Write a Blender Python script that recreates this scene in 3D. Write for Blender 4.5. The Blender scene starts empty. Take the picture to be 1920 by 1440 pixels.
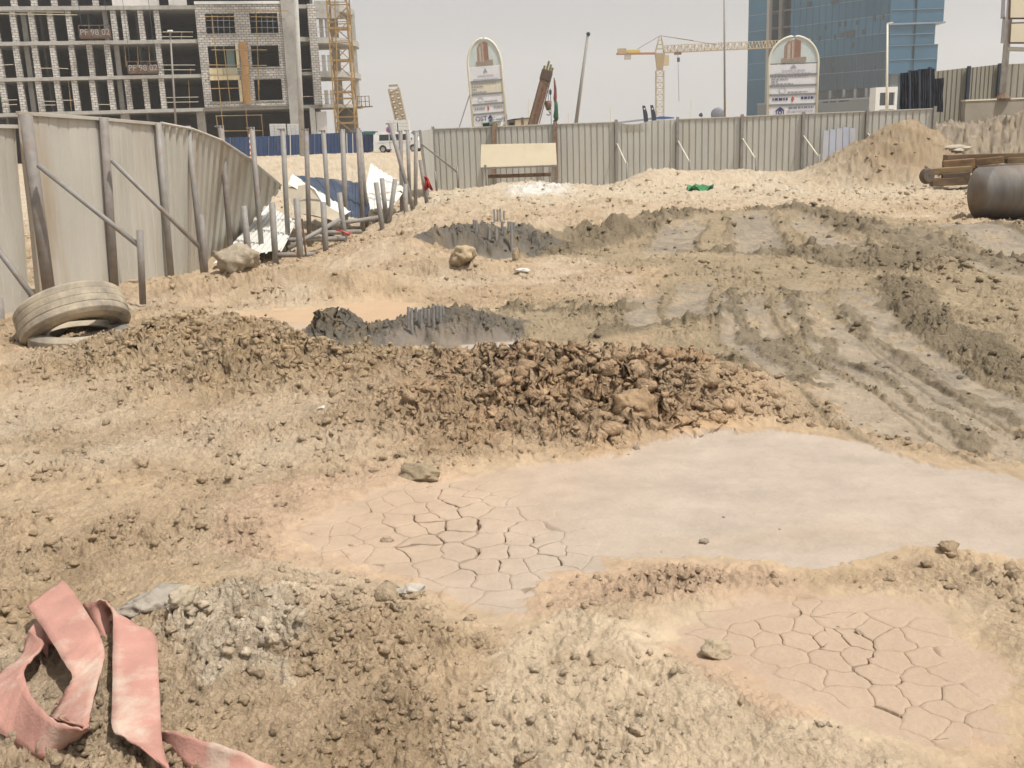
import bpy, bmesh, math, random
import numpy as np
from mathutils import Vector, Matrix

# ------------------------------------------------------------------ camera
RAD = math.radians
FPX, CU, CV = 1900.0, 960.0, 720.0          # focal length and centre in photo pixels (1920 x 1440)
EYE = Vector((0.0, 0.0, 1.9))
PITCH, ROLL = math.atan(468 / 1900.0), RAD(2.0)
FW = Vector((0, math.cos(PITCH), -math.sin(PITCH)))
_r0, _u0 = Vector((1, 0, 0)), Vector((0, math.sin(PITCH), math.cos(PITCH)))
RT = math.cos(ROLL) * _r0 - math.sin(ROLL) * _u0
UP = math.sin(ROLL) * _r0 + math.cos(ROLL) * _u0
scene = bpy.context.scene
COL = scene.collection
cam_d = bpy.data.cameras.new('camera')
cam = bpy.data.objects.new('camera', cam_d)
COL.objects.link(cam)
M = Matrix((RT, UP, -FW)).transposed().to_4x4()
M.translation = EYE
cam.matrix_world = M
cam_d.sensor_fit = 'HORIZONTAL'
cam_d.sensor_width = 36.0
cam_d.lens = 36.0 * FPX / 1920.0
cam_d.clip_start = 0.05
cam_d.clip_end = 8000.0
scene.camera = cam

# ------------------------------------------------------------------ sky, sun, exposure
SUN_EL, SUN_AZ = RAD(64), RAD(122)           # azimuth clockwise from +Y (view direction): right and a little behind
world = bpy.data.worlds.new('World')
scene.world = world
world.use_nodes = True
wn, wl = world.node_tree.nodes, world.node_tree.links
wn.clear()
wo = wn.new('ShaderNodeOutputWorld')
bg = wn.new('ShaderNodeBackground')
sky = wn.new('ShaderNodeTexSky')
sky.sky_type = 'NISHITA'
sky.sun_disc = False
sky.sun_elevation = SUN_EL
sky.sun_rotation = SUN_AZ
sky.air_density = 1.0
sky.dust_density = 8.0
sky.ozone_density = 0.6
hs = wn.new('ShaderNodeHueSaturation')
hs.inputs['Saturation'].default_value = 0.22
mixw = wn.new('ShaderNodeMix')
mixw.data_type = 'RGBA'
mixw.inputs[0].default_value = 0.62
mixw.inputs[7].default_value = (7.4, 7.45, 7.55, 1)     # dust-laden air, the same grey in every direction
wl.new(sky.outputs[0], hs.inputs['Color'])
wl.new(hs.outputs[0], mixw.inputs[6])
wl.new(mixw.outputs[2], bg.inputs[0])
bg.inputs[1].default_value = 0.098
wl.new(bg.outputs[0], wo.inputs[0])
sun_d = bpy.data.lights.new('sun', 'SUN')
sun_d.energy = 3.9
sun_d.angle = RAD(0.9)
sun_d.color = (1.0, 0.955, 0.88)
sun = bpy.data.objects.new('sun', sun_d)
COL.objects.link(sun)
to_sun = Vector((math.sin(SUN_AZ) * math.cos(SUN_EL), math.cos(SUN_AZ) * math.cos(SUN_EL), math.sin(SUN_EL)))
sun.rotation_euler = to_sun.to_track_quat('Z', 'Y').to_euler()
sun.location = (0, 0, 50)
scene.view_settings.view_transform = 'Standard'
scene.view_settings.look = 'None'
scene.view_settings.exposure = 0.0
scene.view_settings.gamma = 1.0
scene.render.engine = 'CYCLES'
scene.cycles.max_bounces = 4
scene.cycles.diffuse_bounces = 2
scene.cycles.glossy_bounces = 2
scene.cycles.volume_bounces = 1
scene.cycles.use_adaptive_sampling = True
scene.cycles.adaptive_threshold = 0.03
scene.cycles.use_denoising = True

# ------------------------------------------------------------------ helpers
def ray(u, v):
    return FW * FPX + RT * (u - CU) + UP * (CV - v)
def P(u, v, Y):
    d = ray(u, v)
    return EYE + d * (Y / d.y)
def G(u, v, z=0.0):
    d = ray(u, v)
    return EYE + d * ((z - EYE.z) / d.z)
def pxm(Y):                                   # metres per photo pixel at depth Y
    return Y / FPX

random.seed(7)
RNG = np.random.default_rng(11)

def nsock(n, names):
    for k in names:
        if k in n.inputs:
            return n.inputs[k]
MATS = {}
def mat(name, col, rough=0.8, metal=0.0, var=0.12, scale=6.0, stain=None, stain_amt=0.0, stain_scale=2.0, bump=0.0, bump_scale=40.0,
        stretch=None, spec=None, sharp=None):
    """procedural paint / metal / timber: base colour with two octaves of variation, stains of their own colour and a little relief"""
    if name in MATS:
        return MATS[name]
    m = bpy.data.materials.new(name)
    m.use_nodes = True
    nt = m.node_tree
    N, L = nt.nodes, nt.links
    b = N['Principled BSDF']
    tc = N.new('ShaderNodeTexCoord')
    mp = N.new('ShaderNodeMapping')
    if stretch:
        mp.inputs['Scale'].default_value = stretch
    L.new(tc.outputs['Object'], mp.inputs[0])
    nz = N.new('ShaderNodeTexNoise')
    nz.inputs['Scale'].default_value = scale
    nz.inputs['Detail'].default_value = 6
    L.new(mp.outputs[0], nz.inputs['Vector'])
    rp = N.new('ShaderNodeValToRGB')
    rp.color_ramp.elements[0].position = 0.3
    rp.color_ramp.elements[1].position = 0.7
    c = Vector(col)
    rp.color_ramp.elements[0].color = (*(c * (1 - var)), 1)
    rp.color_ramp.elements[1].color = (*(c * (1 + var)), 1)
    L.new(nz.outputs[0], rp.inputs[0])
    out = rp.outputs[0]
    if stain is not None:
        n2 = N.new('ShaderNodeTexNoise')
        n2.inputs['Scale'].default_value = stain_scale
        n2.inputs['Detail'].default_value = 8
        n2.inputs['Roughness'].default_value = 0.65
        L.new(mp.outputs[0], n2.inputs['Vector'])
        r2 = N.new('ShaderNodeValToRGB')
        r2.color_ramp.elements[0].position = 0.62 - 0.35 * stain_amt
        r2.color_ramp.elements[1].position = (0.80 - 0.25 * stain_amt) if sharp is None else (0.62 - 0.35 * stain_amt + sharp)
        L.new(n2.outputs[0], r2.inputs[0])
        mx = N.new('ShaderNodeMix')
        mx.data_type = 'RGBA'
        L.new(r2.outputs[0], mx.inputs[0])
        L.new(out, mx.inputs[6])
        mx.inputs[7].default_value = (*stain, 1)
        out = mx.outputs[2]
    L.new(out, b.inputs['Base Color'])
    b.inputs['Roughness'].default_value = rough
    b.inputs['Metallic'].default_value = metal
    if spec is not None:
        b.inputs['Specular IOR Level'].default_value = spec
    if bump > 0:
        n3 = N.new('ShaderNodeTexNoise')
        n3.inputs['Scale'].default_value = bump_scale
        n3.inputs['Detail'].default_value = 5
        L.new(mp.outputs[0], n3.inputs['Vector'])
        bp = N.new('ShaderNodeBump')
        bp.inputs['Strength'].default_value = bump
        bp.inputs['Distance'].default_value = 0.02
        L.new(n3.outputs[0], bp.inputs['Height'])
        L.new(bp.outputs[0], b.inputs['Normal'])
    MATS[name] = m
    return m

class MB:
    def __init__(self):
        self.v, self.f = [], []
    def add(self, vs, fs):
        o = len(self.v)
        self.v += [tuple(p) for p in vs]
        self.f += [tuple(i + o for i in f) for f in fs]
        return self
    def box(self, c, s, ax=None):
        """box with centre c, size s, optional 3 axes"""
        X, Y, Z = ax if ax else (Vector((1, 0, 0)), Vector((0, 1, 0)), Vector((0, 0, 1)))
        c = Vector(c)
        vs = []
        for k in (-.5, .5):
            for (i, j) in ((-.5, -.5), (.5, -.5), (.5, .5), (-.5, .5)):
                vs.append(c + X * (i * s[0]) + Y * (j * s[1]) + Z * (k * s[2]))
        return self.add(vs, [(3, 2, 1, 0), (4, 5, 6, 7), (0, 1, 5, 4), (1, 2, 6, 5), (2, 3, 7, 6), (3, 0, 4, 7)])
    def bar(self, a, b, w, t=None, up=None):
        """square bar from a to b"""
        a, b = Vector(a), Vector(b)
        d = (b - a)
        L_ = d.length
        d.normalize()
        up = Vector(up) if up is not None else (Vector((0, 0, 1)) if abs(d.z) < .9 else Vector((0, 1, 0)))
        x = d.cross(up).normalized()
        y = x.cross(d).normalized()
        return self.box((a + b) / 2, (w, t or w, L_), (x, y, d))
    def tube(self, pts, r, n=10, cap=True):
        pts = [Vector(p) for p in pts]
        rs = r if isinstance(r, (list, tuple)) else [r] * len(pts)
        vs, fs = [], []
        ref = None
        for i, p in enumerate(pts):
            d = (pts[min(i + 1, len(pts) - 1)] - pts[max(i - 1, 0)]).normalized()
            if ref is None:
                ref = Vector((0, 0, 1)) if abs(d.z) < .9 else Vector((1, 0, 0))
            x = d.cross(ref).normalized()
            y = d.cross(x).normalized()
            ref = -y if False else ref
            for k in range(n):
                a = 2 * math.pi * k / n
                vs.append(p + (x * math.cos(a) + y * math.sin(a)) * rs[i])
        for i in range(len(pts) - 1):
            for k in range(n):
                k2 = (k + 1) % n
                fs.append((i * n + k, i * n + k2, (i + 1) * n + k2, (i + 1) * n + k))
        if cap:
            fs.append(tuple(range(n)))
            fs.append(tuple(reversed(range((len(pts) - 1) * n, len(pts) * n))))
        return self.add(vs, fs)
    def lathe(self, c, axis, prof, n=48, closed=False):
        axis = Vector(axis).normalized()
        ref = Vector((0, 0, 1)) if abs(axis.z) < .9 else Vector((1, 0, 0))
        x = axis.cross(ref).normalized()
        y = axis.cross(x)
        c = Vector(c)
        m = len(prof)
        vs, fs = [], []
        for k in range(n):
            a = 2 * math.pi * k / n
            e = x * math.cos(a) + y * math.sin(a)
            for (r, h) in prof:
                vs.append(c + e * r + axis * h)
        for k in range(n):
            k2 = (k + 1) % n
            for j in range(m if closed else m - 1):
                j2 = (j + 1) % m
                fs.append((k * m + j, k2 * m + j, k2 * m + j2, k * m + j2))
        return self.add(vs, fs)
    def prism(self, poly, ext):
        """polygon (3D points) extruded by vector ext"""
        n = len(poly)
        ext = Vector(ext)
        vs = [Vector(p) for p in poly] + [Vector(p) + ext for p in poly]
        fs = [tuple(reversed(range(n))), tuple(range(n, 2 * n))] + [(i, (i + 1) % n, n + (i + 1) % n, n + i) for i in range(n)]
        return self.add(vs, fs)
    def build(self, name, material, parent=None, smooth=False, bevel=0.0, solid=0.0, recalc=True):
        me = bpy.data.meshes.new(name)
        loc = Vector((0, 0, 0))
        me.from_pydata(self.v, [], self.f)
        if recalc:
            bm = bmesh.new()
            bm.from_mesh(me)
            bmesh.ops.recalc_face_normals(bm, faces=bm.faces)
            bm.to_mesh(me)
            bm.free()
        me.materials.append(material)
        if smooth:
            me.polygons.foreach_set('use_smooth', [True] * len(me.polygons))
        me.update()
        o = bpy.data.objects.new(name, me)
        COL.objects.link(o)
        if parent is not None:
            o.parent = parent
            o.matrix_parent_inverse = parent.matrix_basis.inverted()
        if solid:
            md = o.modifiers.new('thickness', 'SOLIDIFY')
            md.thickness = solid
            md.offset = 0
        if bevel:
            md = o.modifiers.new('edge', 'BEVEL')
            md.width = bevel
            md.segments = 2
            md.limit_method = 'ANGLE'
        return o

def tag(o, label, cat, group=None, kind=None):
    if label: o['label'] = label
    if cat: o['category'] = cat
    if group: o['group'] = group
    if kind: o['kind'] = kind
    elif cat: o['kind'] = 'thing'
    return o
def thing(name, label, cat, loc=(0, 0, 0), group=None):
    o = bpy.data.objects.new(name, None)
    COL.objects.link(o)
    o.location = loc
    o.empty_display_size = 0.2
    return tag(o, label, cat, group)
def structure(o):
    o['kind'] = 'structure'
    return o

# ------------------------------------------------------------------ noise (numpy)
_GT = np.random.default_rng(5).permutation(4096).astype(np.float32) * (2 * math.pi / 4096)
_GC, _GS = np.cos(_GT).astype(np.float32), np.sin(_GT).astype(np.float32)
def _h(ix, iy, s):
    with np.errstate(over='ignore'):
        h = ix.astype(np.int32).view(np.uint32) * np.uint32(374761393) + iy.astype(np.int32).view(np.uint32) * np.uint32(668265263) + np.uint32((s * 974634777) & 0xffffffff)
        h = (h ^ (h >> np.uint32(13))) * np.uint32(1274126177)
        return (h ^ (h >> np.uint32(16))) & np.uint32(0xffffff)
def _r(ix, iy, s):
    return _h(ix, iy, s).astype(np.float32) * np.float32(1 / 0xffffff)
def perlin(x, y, s=0):
    ix, iy = np.floor(x), np.floor(y)
    fx, fy = (x - ix).astype(np.float32), (y - iy).astype(np.float32)
    ux, uy = fx * fx * fx * (fx * (fx * 6 - 15) + 10), fy * fy * fy * (fy * (fy * 6 - 15) + 10)
    def g(a, b):
        t = (_h(ix + a, iy + b, s) >> np.uint32(12)).astype(np.int32)
        return _GC[t] * (fx - a) + _GS[t] * (fy - b)
    n0 = g(0, 0) * (1 - ux) + g(1, 0) * ux
    n1 = g(0, 1) * (1 - ux) + g(1, 1) * ux
    return (n0 * (1 - uy) + n1 * uy) * np.float32(1.5)
def fbm(x, y, o=4, s=0, gain=.5, lac=2.03):
    t, a = np.zeros_like(x), 1.0
    for k in range(o):
        t += a * perlin(x, y, s + k * 17)
        x, y, a = x * lac + 3.1, y * lac - 1.7, a * gain
    return t
def turb(x, y, o=4, s=0, gain=.55, lac=2.07):
    """lumps with sharp creases between them"""
    t, a, n = np.zeros_like(x), 1.0, 0.0
    for k in range(o):
        t += a * (1 - np.abs(1 - 2.2 * np.abs(perlin(x, y, s + k * 13))))
        n += a
        x, y, a = x * lac + 7.7, y * lac + 2.3, a * gain
    return t / n
def domes(x, y, s, dens=1.0, rmin=.25, rmax=.6):
    """half-buried lumps: height (in cell units) of the tallest dome over each point, and a random number of that dome"""
    ix, iy = np.floor(x), np.floor(y)
    best, idr = np.zeros_like(x), np.zeros_like(x)
    for a in (-1, 0, 1):
        for b in (-1, 0, 1):
            cx, cy = ix + a, iy + b
            r1 = _r(cx, cy, s)
            r2 = _r(cx, cy, s + 5)
            r3 = _r(cx, cy, s + 9)
            r4 = _r(cx, cy, s + 13)
            rad = rmin + (rmax - rmin) * r3 * r3
            dx, dy = x - cx - r1, y - cy - r2
            ang = r4 * 6.283
            ca, sa = np.cos(ang), np.sin(ang)
            q = ((dx * ca + dy * sa) ** 2 + 2.0 * (-dx * sa + dy * ca) ** 2) / (rad * rad)
            hgt = np.where((q < 1) & (r4 < dens), np.sqrt(np.maximum(0, 1 - q)) * rad * .8, 0)
            m = hgt > best
            best = np.where(m, hgt, best)
            idr = np.where(m, r1, idr)
    return best, idr
def sstep(a, b, x):
    t = np.clip((x - a) / (b - a), 0, 1)
    return t * t * (3 - 2 * t)
def gpts(px):
    return np.array([[G(u, v).x, G(u, v).y] for (u, v) in px])
def poly_sd(x, y, pts):
    """signed distance to polygon, negative inside"""
    d = np.full_like(x, 1e9)
    ins = np.zeros(x.shape, bool)
    n = len(pts)
    for i in range(n):
        ax, ay = pts[i]
        bx, by = pts[(i + 1) % n]
        ex, ey = bx - ax, by - ay
        t = np.clip(((x - ax) * ex + (y - ay) * ey) / (ex * ex + ey * ey + 1e-12), 0, 1)
        d = np.minimum(d, (x - ax - t * ex) ** 2 + (y - ay - t * ey) ** 2)
        c = (ay > y) != (by > y)
        xi = ax + (y - ay) / (by - ay + 1e-15) * ex
        ins ^= c & (x < xi)
    d = np.sqrt(d)
    return np.where(ins, -d, d)
def line_d(x, y, pts):
    """distance to polyline, and the position along it 0..1"""
    d = np.full_like(x, 1e9)
    s = np.zeros_like(x)
    n = len(pts) - 1
    for i in range(n):
        ax, ay = pts[i]
        bx, by = pts[i + 1]
        ex, ey = bx - ax, by - ay
        t = np.clip(((x - ax) * ex + (y - ay) * ey) / (ex * ex + ey * ey + 1e-12), 0, 1)
        q = np.hypot(x - ax - t * ex, y - ay - t * ey)
        m = q < d
        d = np.where(m, q, d)
        s = np.where(m, (i + t) / n, s)
    return d, s

# ------------------------------------------------------------------ the ground: one sheet from the camera's feet to the horizon
POND = gpts([(760, 905), (860, 885), (985, 868), (1190, 850), (1300, 815), (1380, 800), (1470, 803), (1560, 815), (1650, 845), (1800, 872), (1960, 895),
             (1990, 1065), (1860, 1040), (1790, 1012), (1690, 1008), (1600, 1050), (1500, 1058), (1430, 1052), (1250, 1040), (1120, 1030), (1130, 1062), (1020, 1075),
             (990, 1110), (960, 1160), (900, 1150), (850, 1100), (720, 1065), (610, 1045), (560, 1000), (640, 950)])
CRK_A = gpts([(610, 990), (700, 945), (790, 905), (900, 905), (1000, 960), (1100, 1010), (1120, 1050), (1045, 1075), (985, 1110), (955, 1150), (890, 1140),
              (840, 1095), (720, 1060), (620, 1040)])
CRK_B = gpts([(1300, 1185), (1400, 1155), (1560, 1130), (1740, 1165), (1770, 1225), (1830, 1300), (1840, 1350), (1780, 1385), (1660, 1330), (1560, 1290),
              (1480, 1250), (1420, 1210)])
POND_M = gpts([(415, 588), (520, 575), (700, 562), (770, 562), (860, 600), (985, 640), (1000, 652), (800, 662), (680, 655), (560, 625), (490, 600)])
POND_F = gpts([(690, 466), (760, 452), (840, 448), (880, 470), (1000, 482), (960, 492), (850, 490), (790, 485)])
PINK = gpts([(420, 985), (500, 905), (700, 880), (880, 880), (1010, 1000), (1130, 1040), (1500, 1070), (1560, 1120), (1380, 1140), (1250, 1130), (1080, 1160), (930, 1170),
             (780, 1090), (600, 1080), (380, 1050)])
PINK_B = gpts([(1240, 1215), (1330, 1160), (1560, 1110), (1760, 1150), (1860, 1300), (1900, 1420), (1780, 1420), (1640, 1340), (1530, 1330), (1440, 1340), (1380, 1260)])
CRUST = gpts([(940, 1190), (1080, 1165), (1260, 1200), (1330, 1260), (1420, 1330), (1560, 1350), (1700, 1440), (1720, 1520), (820, 1520), (900, 1330)])
WHITE = gpts([(300, 1170), (440, 1120), (560, 1130), (600, 1210), (540, 1290), (380, 1290)])
WET = gpts([(1010, 486), (1130, 450), (1290, 416), (1400, 402), (1600, 410), (1800, 425), (1990, 450), (1990, 850), (1760, 790), (1560, 720), (1400, 695), (1200, 690),
            (1180, 640), (860, 650), (860, 600), (1180, 570), (1240, 510)])
WET_L = gpts([(1440, 690), (1560, 700), (1700, 740), (1990, 840), (1990, 960), (1750, 870), (1600, 830), (1480, 770)])
DARKS = [gpts(p) for p in ([(880, 596), (1000, 588), (1110, 596), (1195, 582)], [(815, 664), (900, 656), (985, 650)], [(1255, 690), (1380, 686)],
                           [(1030, 482), (1100, 462), (1180, 445), (1290, 420)], [(1690, 545), (1700, 590), (1760, 630), (1850, 670), (1960, 720)],
                           [(1450, 640), (1490, 690), (1520, 715)], [(1560, 470), (1640, 480), (1690, 520)], [(1400, 405), (1560, 425), (1700, 455), (1850, 500), (1960, 530)],
                           [(1120, 632), (1240, 612), (1340, 618)], [(1300, 470), (1450, 474), (1600, 505)], [(1376, 560), (1385, 610), (1440, 668), (1540, 735)], [(1478, 560), (1500, 610), (1570, 668), (1700, 748), (1850, 830)],
                           [(1590, 590), (1640, 640), (1740, 700), (1900, 780)])]
DARK_W = [.16, .13, .10, .55, .36, .16, .6, .5, .14, .30, .10, .09, .09]
TRACKS = [gpts(p) for p in ([(1395, 545), (1388, 600), (1420, 650), (1520, 715), (1640, 785), (1790, 870)], [(1490, 540), (1510, 600), (1580, 660), (1720, 745), (1860, 830), (1980, 890)],
                            [(1600, 545), (1625, 600), (1690, 660), (1820, 740), (1980, 810)], [(1310, 530), (1290, 575), (1285, 620)], [(1215, 545), (1200, 590), (1210, 625)],
                            [(1290, 425), (1270, 450), (1250, 480)], [(1400, 415), (1420, 450), (1430, 490)], [(1500, 420), (1560, 455), (1610, 490)],
                            [(1640, 430), (1760, 480), (1960, 545)], [(1750, 425), (1860, 455), (1980, 490)])]
TRACK_W = [.27, .27, .25, .22, .20, .40, .42, .40, .42, .45]
# lumps: photo pixel of centre is not used here; (x, y, height, rx, ry, rotation, sharpness)
def gx(u, v):
    p = G(u, v)
    return (p.x, p.y)
MOUNDS = [
    (0.55, 7.20, .15, 1.05, .75, 0, 1.3), (1.18, 6.8, .13, .36, .42, .3, 1.6), (-.55, 7.3, .12, .7, .55, 0, 1.2), (1.9, 7.1, .07, .6, .4, 0, 1),
    (-3.05, 9.6, .22, .8, .75, .3, 1.3), (-2.2, 8.7, .13, .8, .5, -.5, 1.3), (-1.45, 8.0, .08, .7, .45, -.2, 1.2),
    (-4.75, 10.6, -.14, .65, .55, 0, 1.2), (-3.9, 13.2, .26, 1.0, .6, 0, 1.3), (-2.5, 13.0, .26, .9, .55, 0, 1.2), (-1.5, 12.9, .16, .8, .5, 0, 1), (-1.6, 15.9, .34, 1.1, .8, .3, 1.2), (-1.1, 18.6, .36, 1.1, 1.2, 0, 1),
    (-.9, 9.95, .11, .66, .46, 0, 1.0), (-1.72, 10.2, .15, .20, .18, 0, 1.0), (-1.95, 10.05, .09, .14, .14, 0, 1.0), (-.35, 10.0, .09, .55, .40, 0, 1.0),
    (-.62, 16.6, .27, .75, .68, 0, 1.0), (-.1, 16.5, .22, .7, .6, 0, 1.0), (.65, 17.9, .40, .65, .6, 0, 1.2), (.35, 17.2, .22, .5, .5, 0, 1),
    (-.75, 14.6, .18, .9, .35, 0, 1.2), (1.5, 17.9, .20, .22, .22, 0, 1.2), (2.1, 19.0, .24, .3, .3, 0, 1.2),
    (-1.0, 26.5, .30, 1.8, 2.2, 0, 1), (.2, 32, .32, 1.9, 1.6, 0, 1.2), (1.9, 30.5, .28, 2.4, 1.7, 0, 1), (4.8, 33.5, .48, 1.2, 1.4, 0, 1.2), (7.2, 34.6, .42, 2.4, 1.5, 0, 1.6),
    (2.4, 24.5, .22, 1.4, 1.2, 0, 1), (10.2, 33, .15, 2, 1.5, 0, 1),
    (12.0, 32.6, 1.32, 1.75, 2.1, .15, 1.0), (13.3, 32.2, .75, 1.4, 1.6, 0, 1), (19.4, 36.4, 1.0, 1.7, 2.0, 0, 1.1), (22.5, 36.5, 1.3, 2.6, 2.6, 0, 1.2),
    (4.5, 20.2, .22, 2.8, 1.8, 0, 1.4), (3.3, 10.8, .08, 1.6, 1.2, 0, 1), (5.6, 12.5, .14, .9, 1.4, .4, 1.2), (8.2, 16.5, .18, 2.2, 1.2, -.4, 1),
    (2.55, 4.72, .08, .42, .22, -.2, 1.1), (-1.15, 3.9, .06, .28, .25, 0, 1.2), (2.0, 3.3, .05, .3, .25, 0, 1), (1.0, 3.75, .05, .5, .16, 0, 1),
]
def macro(x, y):
    h = .05 * perlin(x * .45, y * .45, 3) + .03 * perlin(x * 1.1, y * 1.1, 4)
    h = h * sstep(2.0, 6.0, y) + .55 * sstep(42, 85, y)
    h = h + 1.5 * sstep(33.0, 39.5, y) * sstep(13.6, 17.2, x) * (1 - sstep(55, 70, y))
    tt = np.clip((y - 13) / 22, 0, 1)
    h = h - .36 * np.exp(-((x + 4.9 - 2.2 * tt + .4) / 1.5) ** 2) * sstep(14.5, 18, y) * (1 - sstep(27, 33, y))
    for (cx, cy, H, rx, ry, rot, p) in MOUNDS:
        c, s_ = math.cos(rot), math.sin(rot)
        dx, dy = x - cx, y - cy
        e = ((dx * c + dy * s_) / rx) ** 2 + ((-dx * s_ + dy * c) / ry) ** 2
        m = e < 6
        if not m.any():
            continue
        em = e[m]
        h[m] += H * np.exp(-np.power(em, p))
    return h

def sand(n):
    return np.array(n, float)
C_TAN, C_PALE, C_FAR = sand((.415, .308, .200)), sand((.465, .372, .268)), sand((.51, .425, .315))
C_PINK, C_MUD, C_MUDW = sand((.44, .315, .215)), sand((.412, .342, .278)), sand((.41, .35, .29))
C_CLAY, C_BROWN, C_WET, C_DARK = sand((.40, .268, .160)), sand((.31, .222, .13)), sand((.232, .183, .118)), sand((.150, .130, .104))
C_WHITE, C_ORANGE, C_TRACK = sand((.60, .50, .375)), sand((.48, .335, .215)), sand((.315, .258, .190))
def mixc(c, d, m):
    return c * (1 - m[:, None]) + d[None, :] * m[:, None]

def terrain(x, y, detail=True):
    """height, colour, wetness and relief of the ground at world points"""
    r = np.hypot(x, y)
    big = np.clip(r / 8, .5, 4)
    w1, w2 = fbm(x * 1.7, y * 1.7, 4, 21), fbm(x * 1.7, y * 1.7, 4, 57)
    wx, wy = x + .11 * w1 * big ** .7, y + .16 * w2 * big ** .7
    h = macro(x + .10 * w1, y + .10 * w2)
    n_e = perlin(x * 13, y * 13, 23) + .6 * perlin(x * 29, y * 29, 29)
    def inside(poly, soft=.08, grow=0.0, rag=.03):
        return 1 - sstep(-soft + grow, soft + grow, poly_sd(wx, wy, poly) + rag * n_e * np.clip(big, .7, 2))
    def hard(m, n, k=.16):
        return sstep(.5 - k, .5 + k, m + n) * np.minimum(1, m * 4)
    n_lo, n_mid, n_hi = fbm(x * .8, y * .8, 4, 91), fbm(x * 3.1, y * 3.1, 4, 131), fbm(x * 11, y * 11, 3, 151)
    pond, pondm, pondf = inside(POND, .014, 0, .045), inside(POND_M, .02, 0, .05), inside(POND_F, .04, 0, .06)
    mudB = inside(CRK_B, .04, .10, .07)
    # wheel and track marks
    trk, edge, alongdark = np.zeros_like(x), np.zeros_like(x), np.zeros_like(x)
    near = (y > 5) & (y < 32) & (x > 0)
    xs, ys = x[near], y[near]
    wxs, wys = xs + .035 * w1[near] * big[near], ys + .04 * w2[near] * big[near]
    tb, eb, gb = np.zeros_like(xs), np.zeros_like(xs), np.zeros_like(xs)
    grv = np.zeros_like(x)
    for pts, w in zip(TRACKS, TRACK_W):
        d, s_ = line_d(wxs, wys, pts)
        fade = sstep(0, .30, s_ + .1 * n_mid[near]) * (1 - sstep(.85, 1, s_ + .06 * n_mid[near]))
        brk = sstep(-.55, -.1, n_lo[near] + .5 * n_mid[near] + .2)
        tb = np.maximum(tb, (1 - sstep(w * .90, w, d + .02 * n_e[near])) * fade * brk)
        gb = np.maximum(gb, np.exp(-((d - w * 1.02) / .022) ** 2) * fade)
        eb = np.maximum(eb, np.exp(-((d - w) / (.030 + .004 * ys)) ** 2) * fade)
    grv[near] = gb
    trk[near], edge[near] = tb, eb * (1 - tb * .7)
    dk = np.zeros_like(x)
    for pts, w in zip(DARKS, DARK_W):
        d, s_ = line_d(wx, wy, pts)
        dk = np.maximum(dk, (1 - sstep(w * .4, w * 1.25, d)) * sstep(-.1, .04, s_) * (1 - sstep(.97, 1.06, s_)))
    conc1 = np.exp(-np.maximum(0, ((wx + .85) / .86) ** 2 + ((wy - 9.95) / .50) ** 2 - .5) * 3)
    conc1 = np.maximum(conc1, np.exp(-np.maximum(0, ((wx + 1.8) / .30) ** 2 + ((wy - 10.13) / .22) ** 2 - .5) * 3))
    conc2 = np.exp(-np.maximum(0, ((wx + .35) / 1.15) ** 2 + ((wy - 16.5) / .62) ** 2 - .45) * 3)
    conc = np.clip(np.maximum(conc1, conc2), 0, 1)
    flat = np.maximum.reduce([pond, pondm, pondf, mudB]) * (1 - sstep(.1, .5, conc))
    clay = np.exp(-((wx - .45) / 1.25) ** 4 - ((wy - 6.85) / .95) ** 4)
    berm = np.maximum.reduce([np.exp(-((wx + 3.0) / 1.3) ** 4 - ((wy - 9.3) / 1.2) ** 4), np.exp(-((wx + 1.6) / 1.3) ** 4 - ((wy - 8.1) / .7) ** 4)])
    crust, white = inside(CRUST, .12), inside(WHITE, .10)
    wet = inside(WET, .35)
    wetl = inside(WET_L, .25)
    pink, pinkb = inside(PINK, .16), inside(PINK_B, .10)
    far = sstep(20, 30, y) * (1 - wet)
    # ---- height detail
    rough = .74 + .30 * n_lo + .5 * clay + .55 * berm + .45 * white + .2 * dk + .35 * conc
    rough = rough * (1 - .05 * wet * (1 - dk)) * (1 - .25 * crust)
    rough = np.clip(rough, .06, 1.7) * (1 - flat) * (1 - .62 * trk)
    shore = np.minimum(np.minimum(poly_sd(x, y, POND), poly_sd(x, y, CRK_B) - .10), poly_sd(x, y, POND_M) + 9 * (conc1 > .02))
    rough = rough * (.10 + .90 * sstep(-.02, .30, shore + .05 * n_mid))
    patch = sstep(-.35, .45, fbm(x * 1.6, y * 1.6, 3, 205))       # clods lie in patches, with trodden ground between
    det = np.zeros_like(x)
    idr = np.zeros_like(x)
    if detail:
        q1, q2 = perlin(x * 9, y * 9, 31), perlin(x * 9, y * 9, 37)
        q3, q4 = perlin(x * 31, y * 31, 41), perlin(x * 31, y * 31, 43)
        pile = np.exp(-((x - 12.4) / 2.6) ** 4 - ((y - 32) / 3.0) ** 4)
        rubble = sstep(14.0, 15.5, x) * sstep(32, 34, y) * (1 - sstep(45, 48, y))
        heavy = np.clip(clay * .92 + berm * .60 + .08 * conc + .22 * dk + .30 * white + .8 * rubble + .35 * pile, 0, 1.1)
        hsh = np.maximum(0, 1 - r / 26)
        fr = sstep(14, 30, r)
        sx_, sy_ = x + .030 * q1 + .010 * q3, y + .030 * q2 + .010 * q4
        t1 = turb(sx_ * 3.1, sy_ * 3.1, 4, 701)
        t2 = turb(sx_ * 8.5 + 3, sy_ * 8.5, 4, 741)
        t3 = turb(x * 30 + .5 * q1, y * 30 + .5 * q2, 3, 781)
        b_, ib = domes(sx_ / .17 + .3 * q3, sy_ / .17 + .3 * q4, 331, .55, .2, .7)
        c_, ic = domes(x / .062 + .5 * q1 + .45 * q3, y / .062 + .5 * q2 + .45 * q4, 361, .6, .2, .7)
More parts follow.
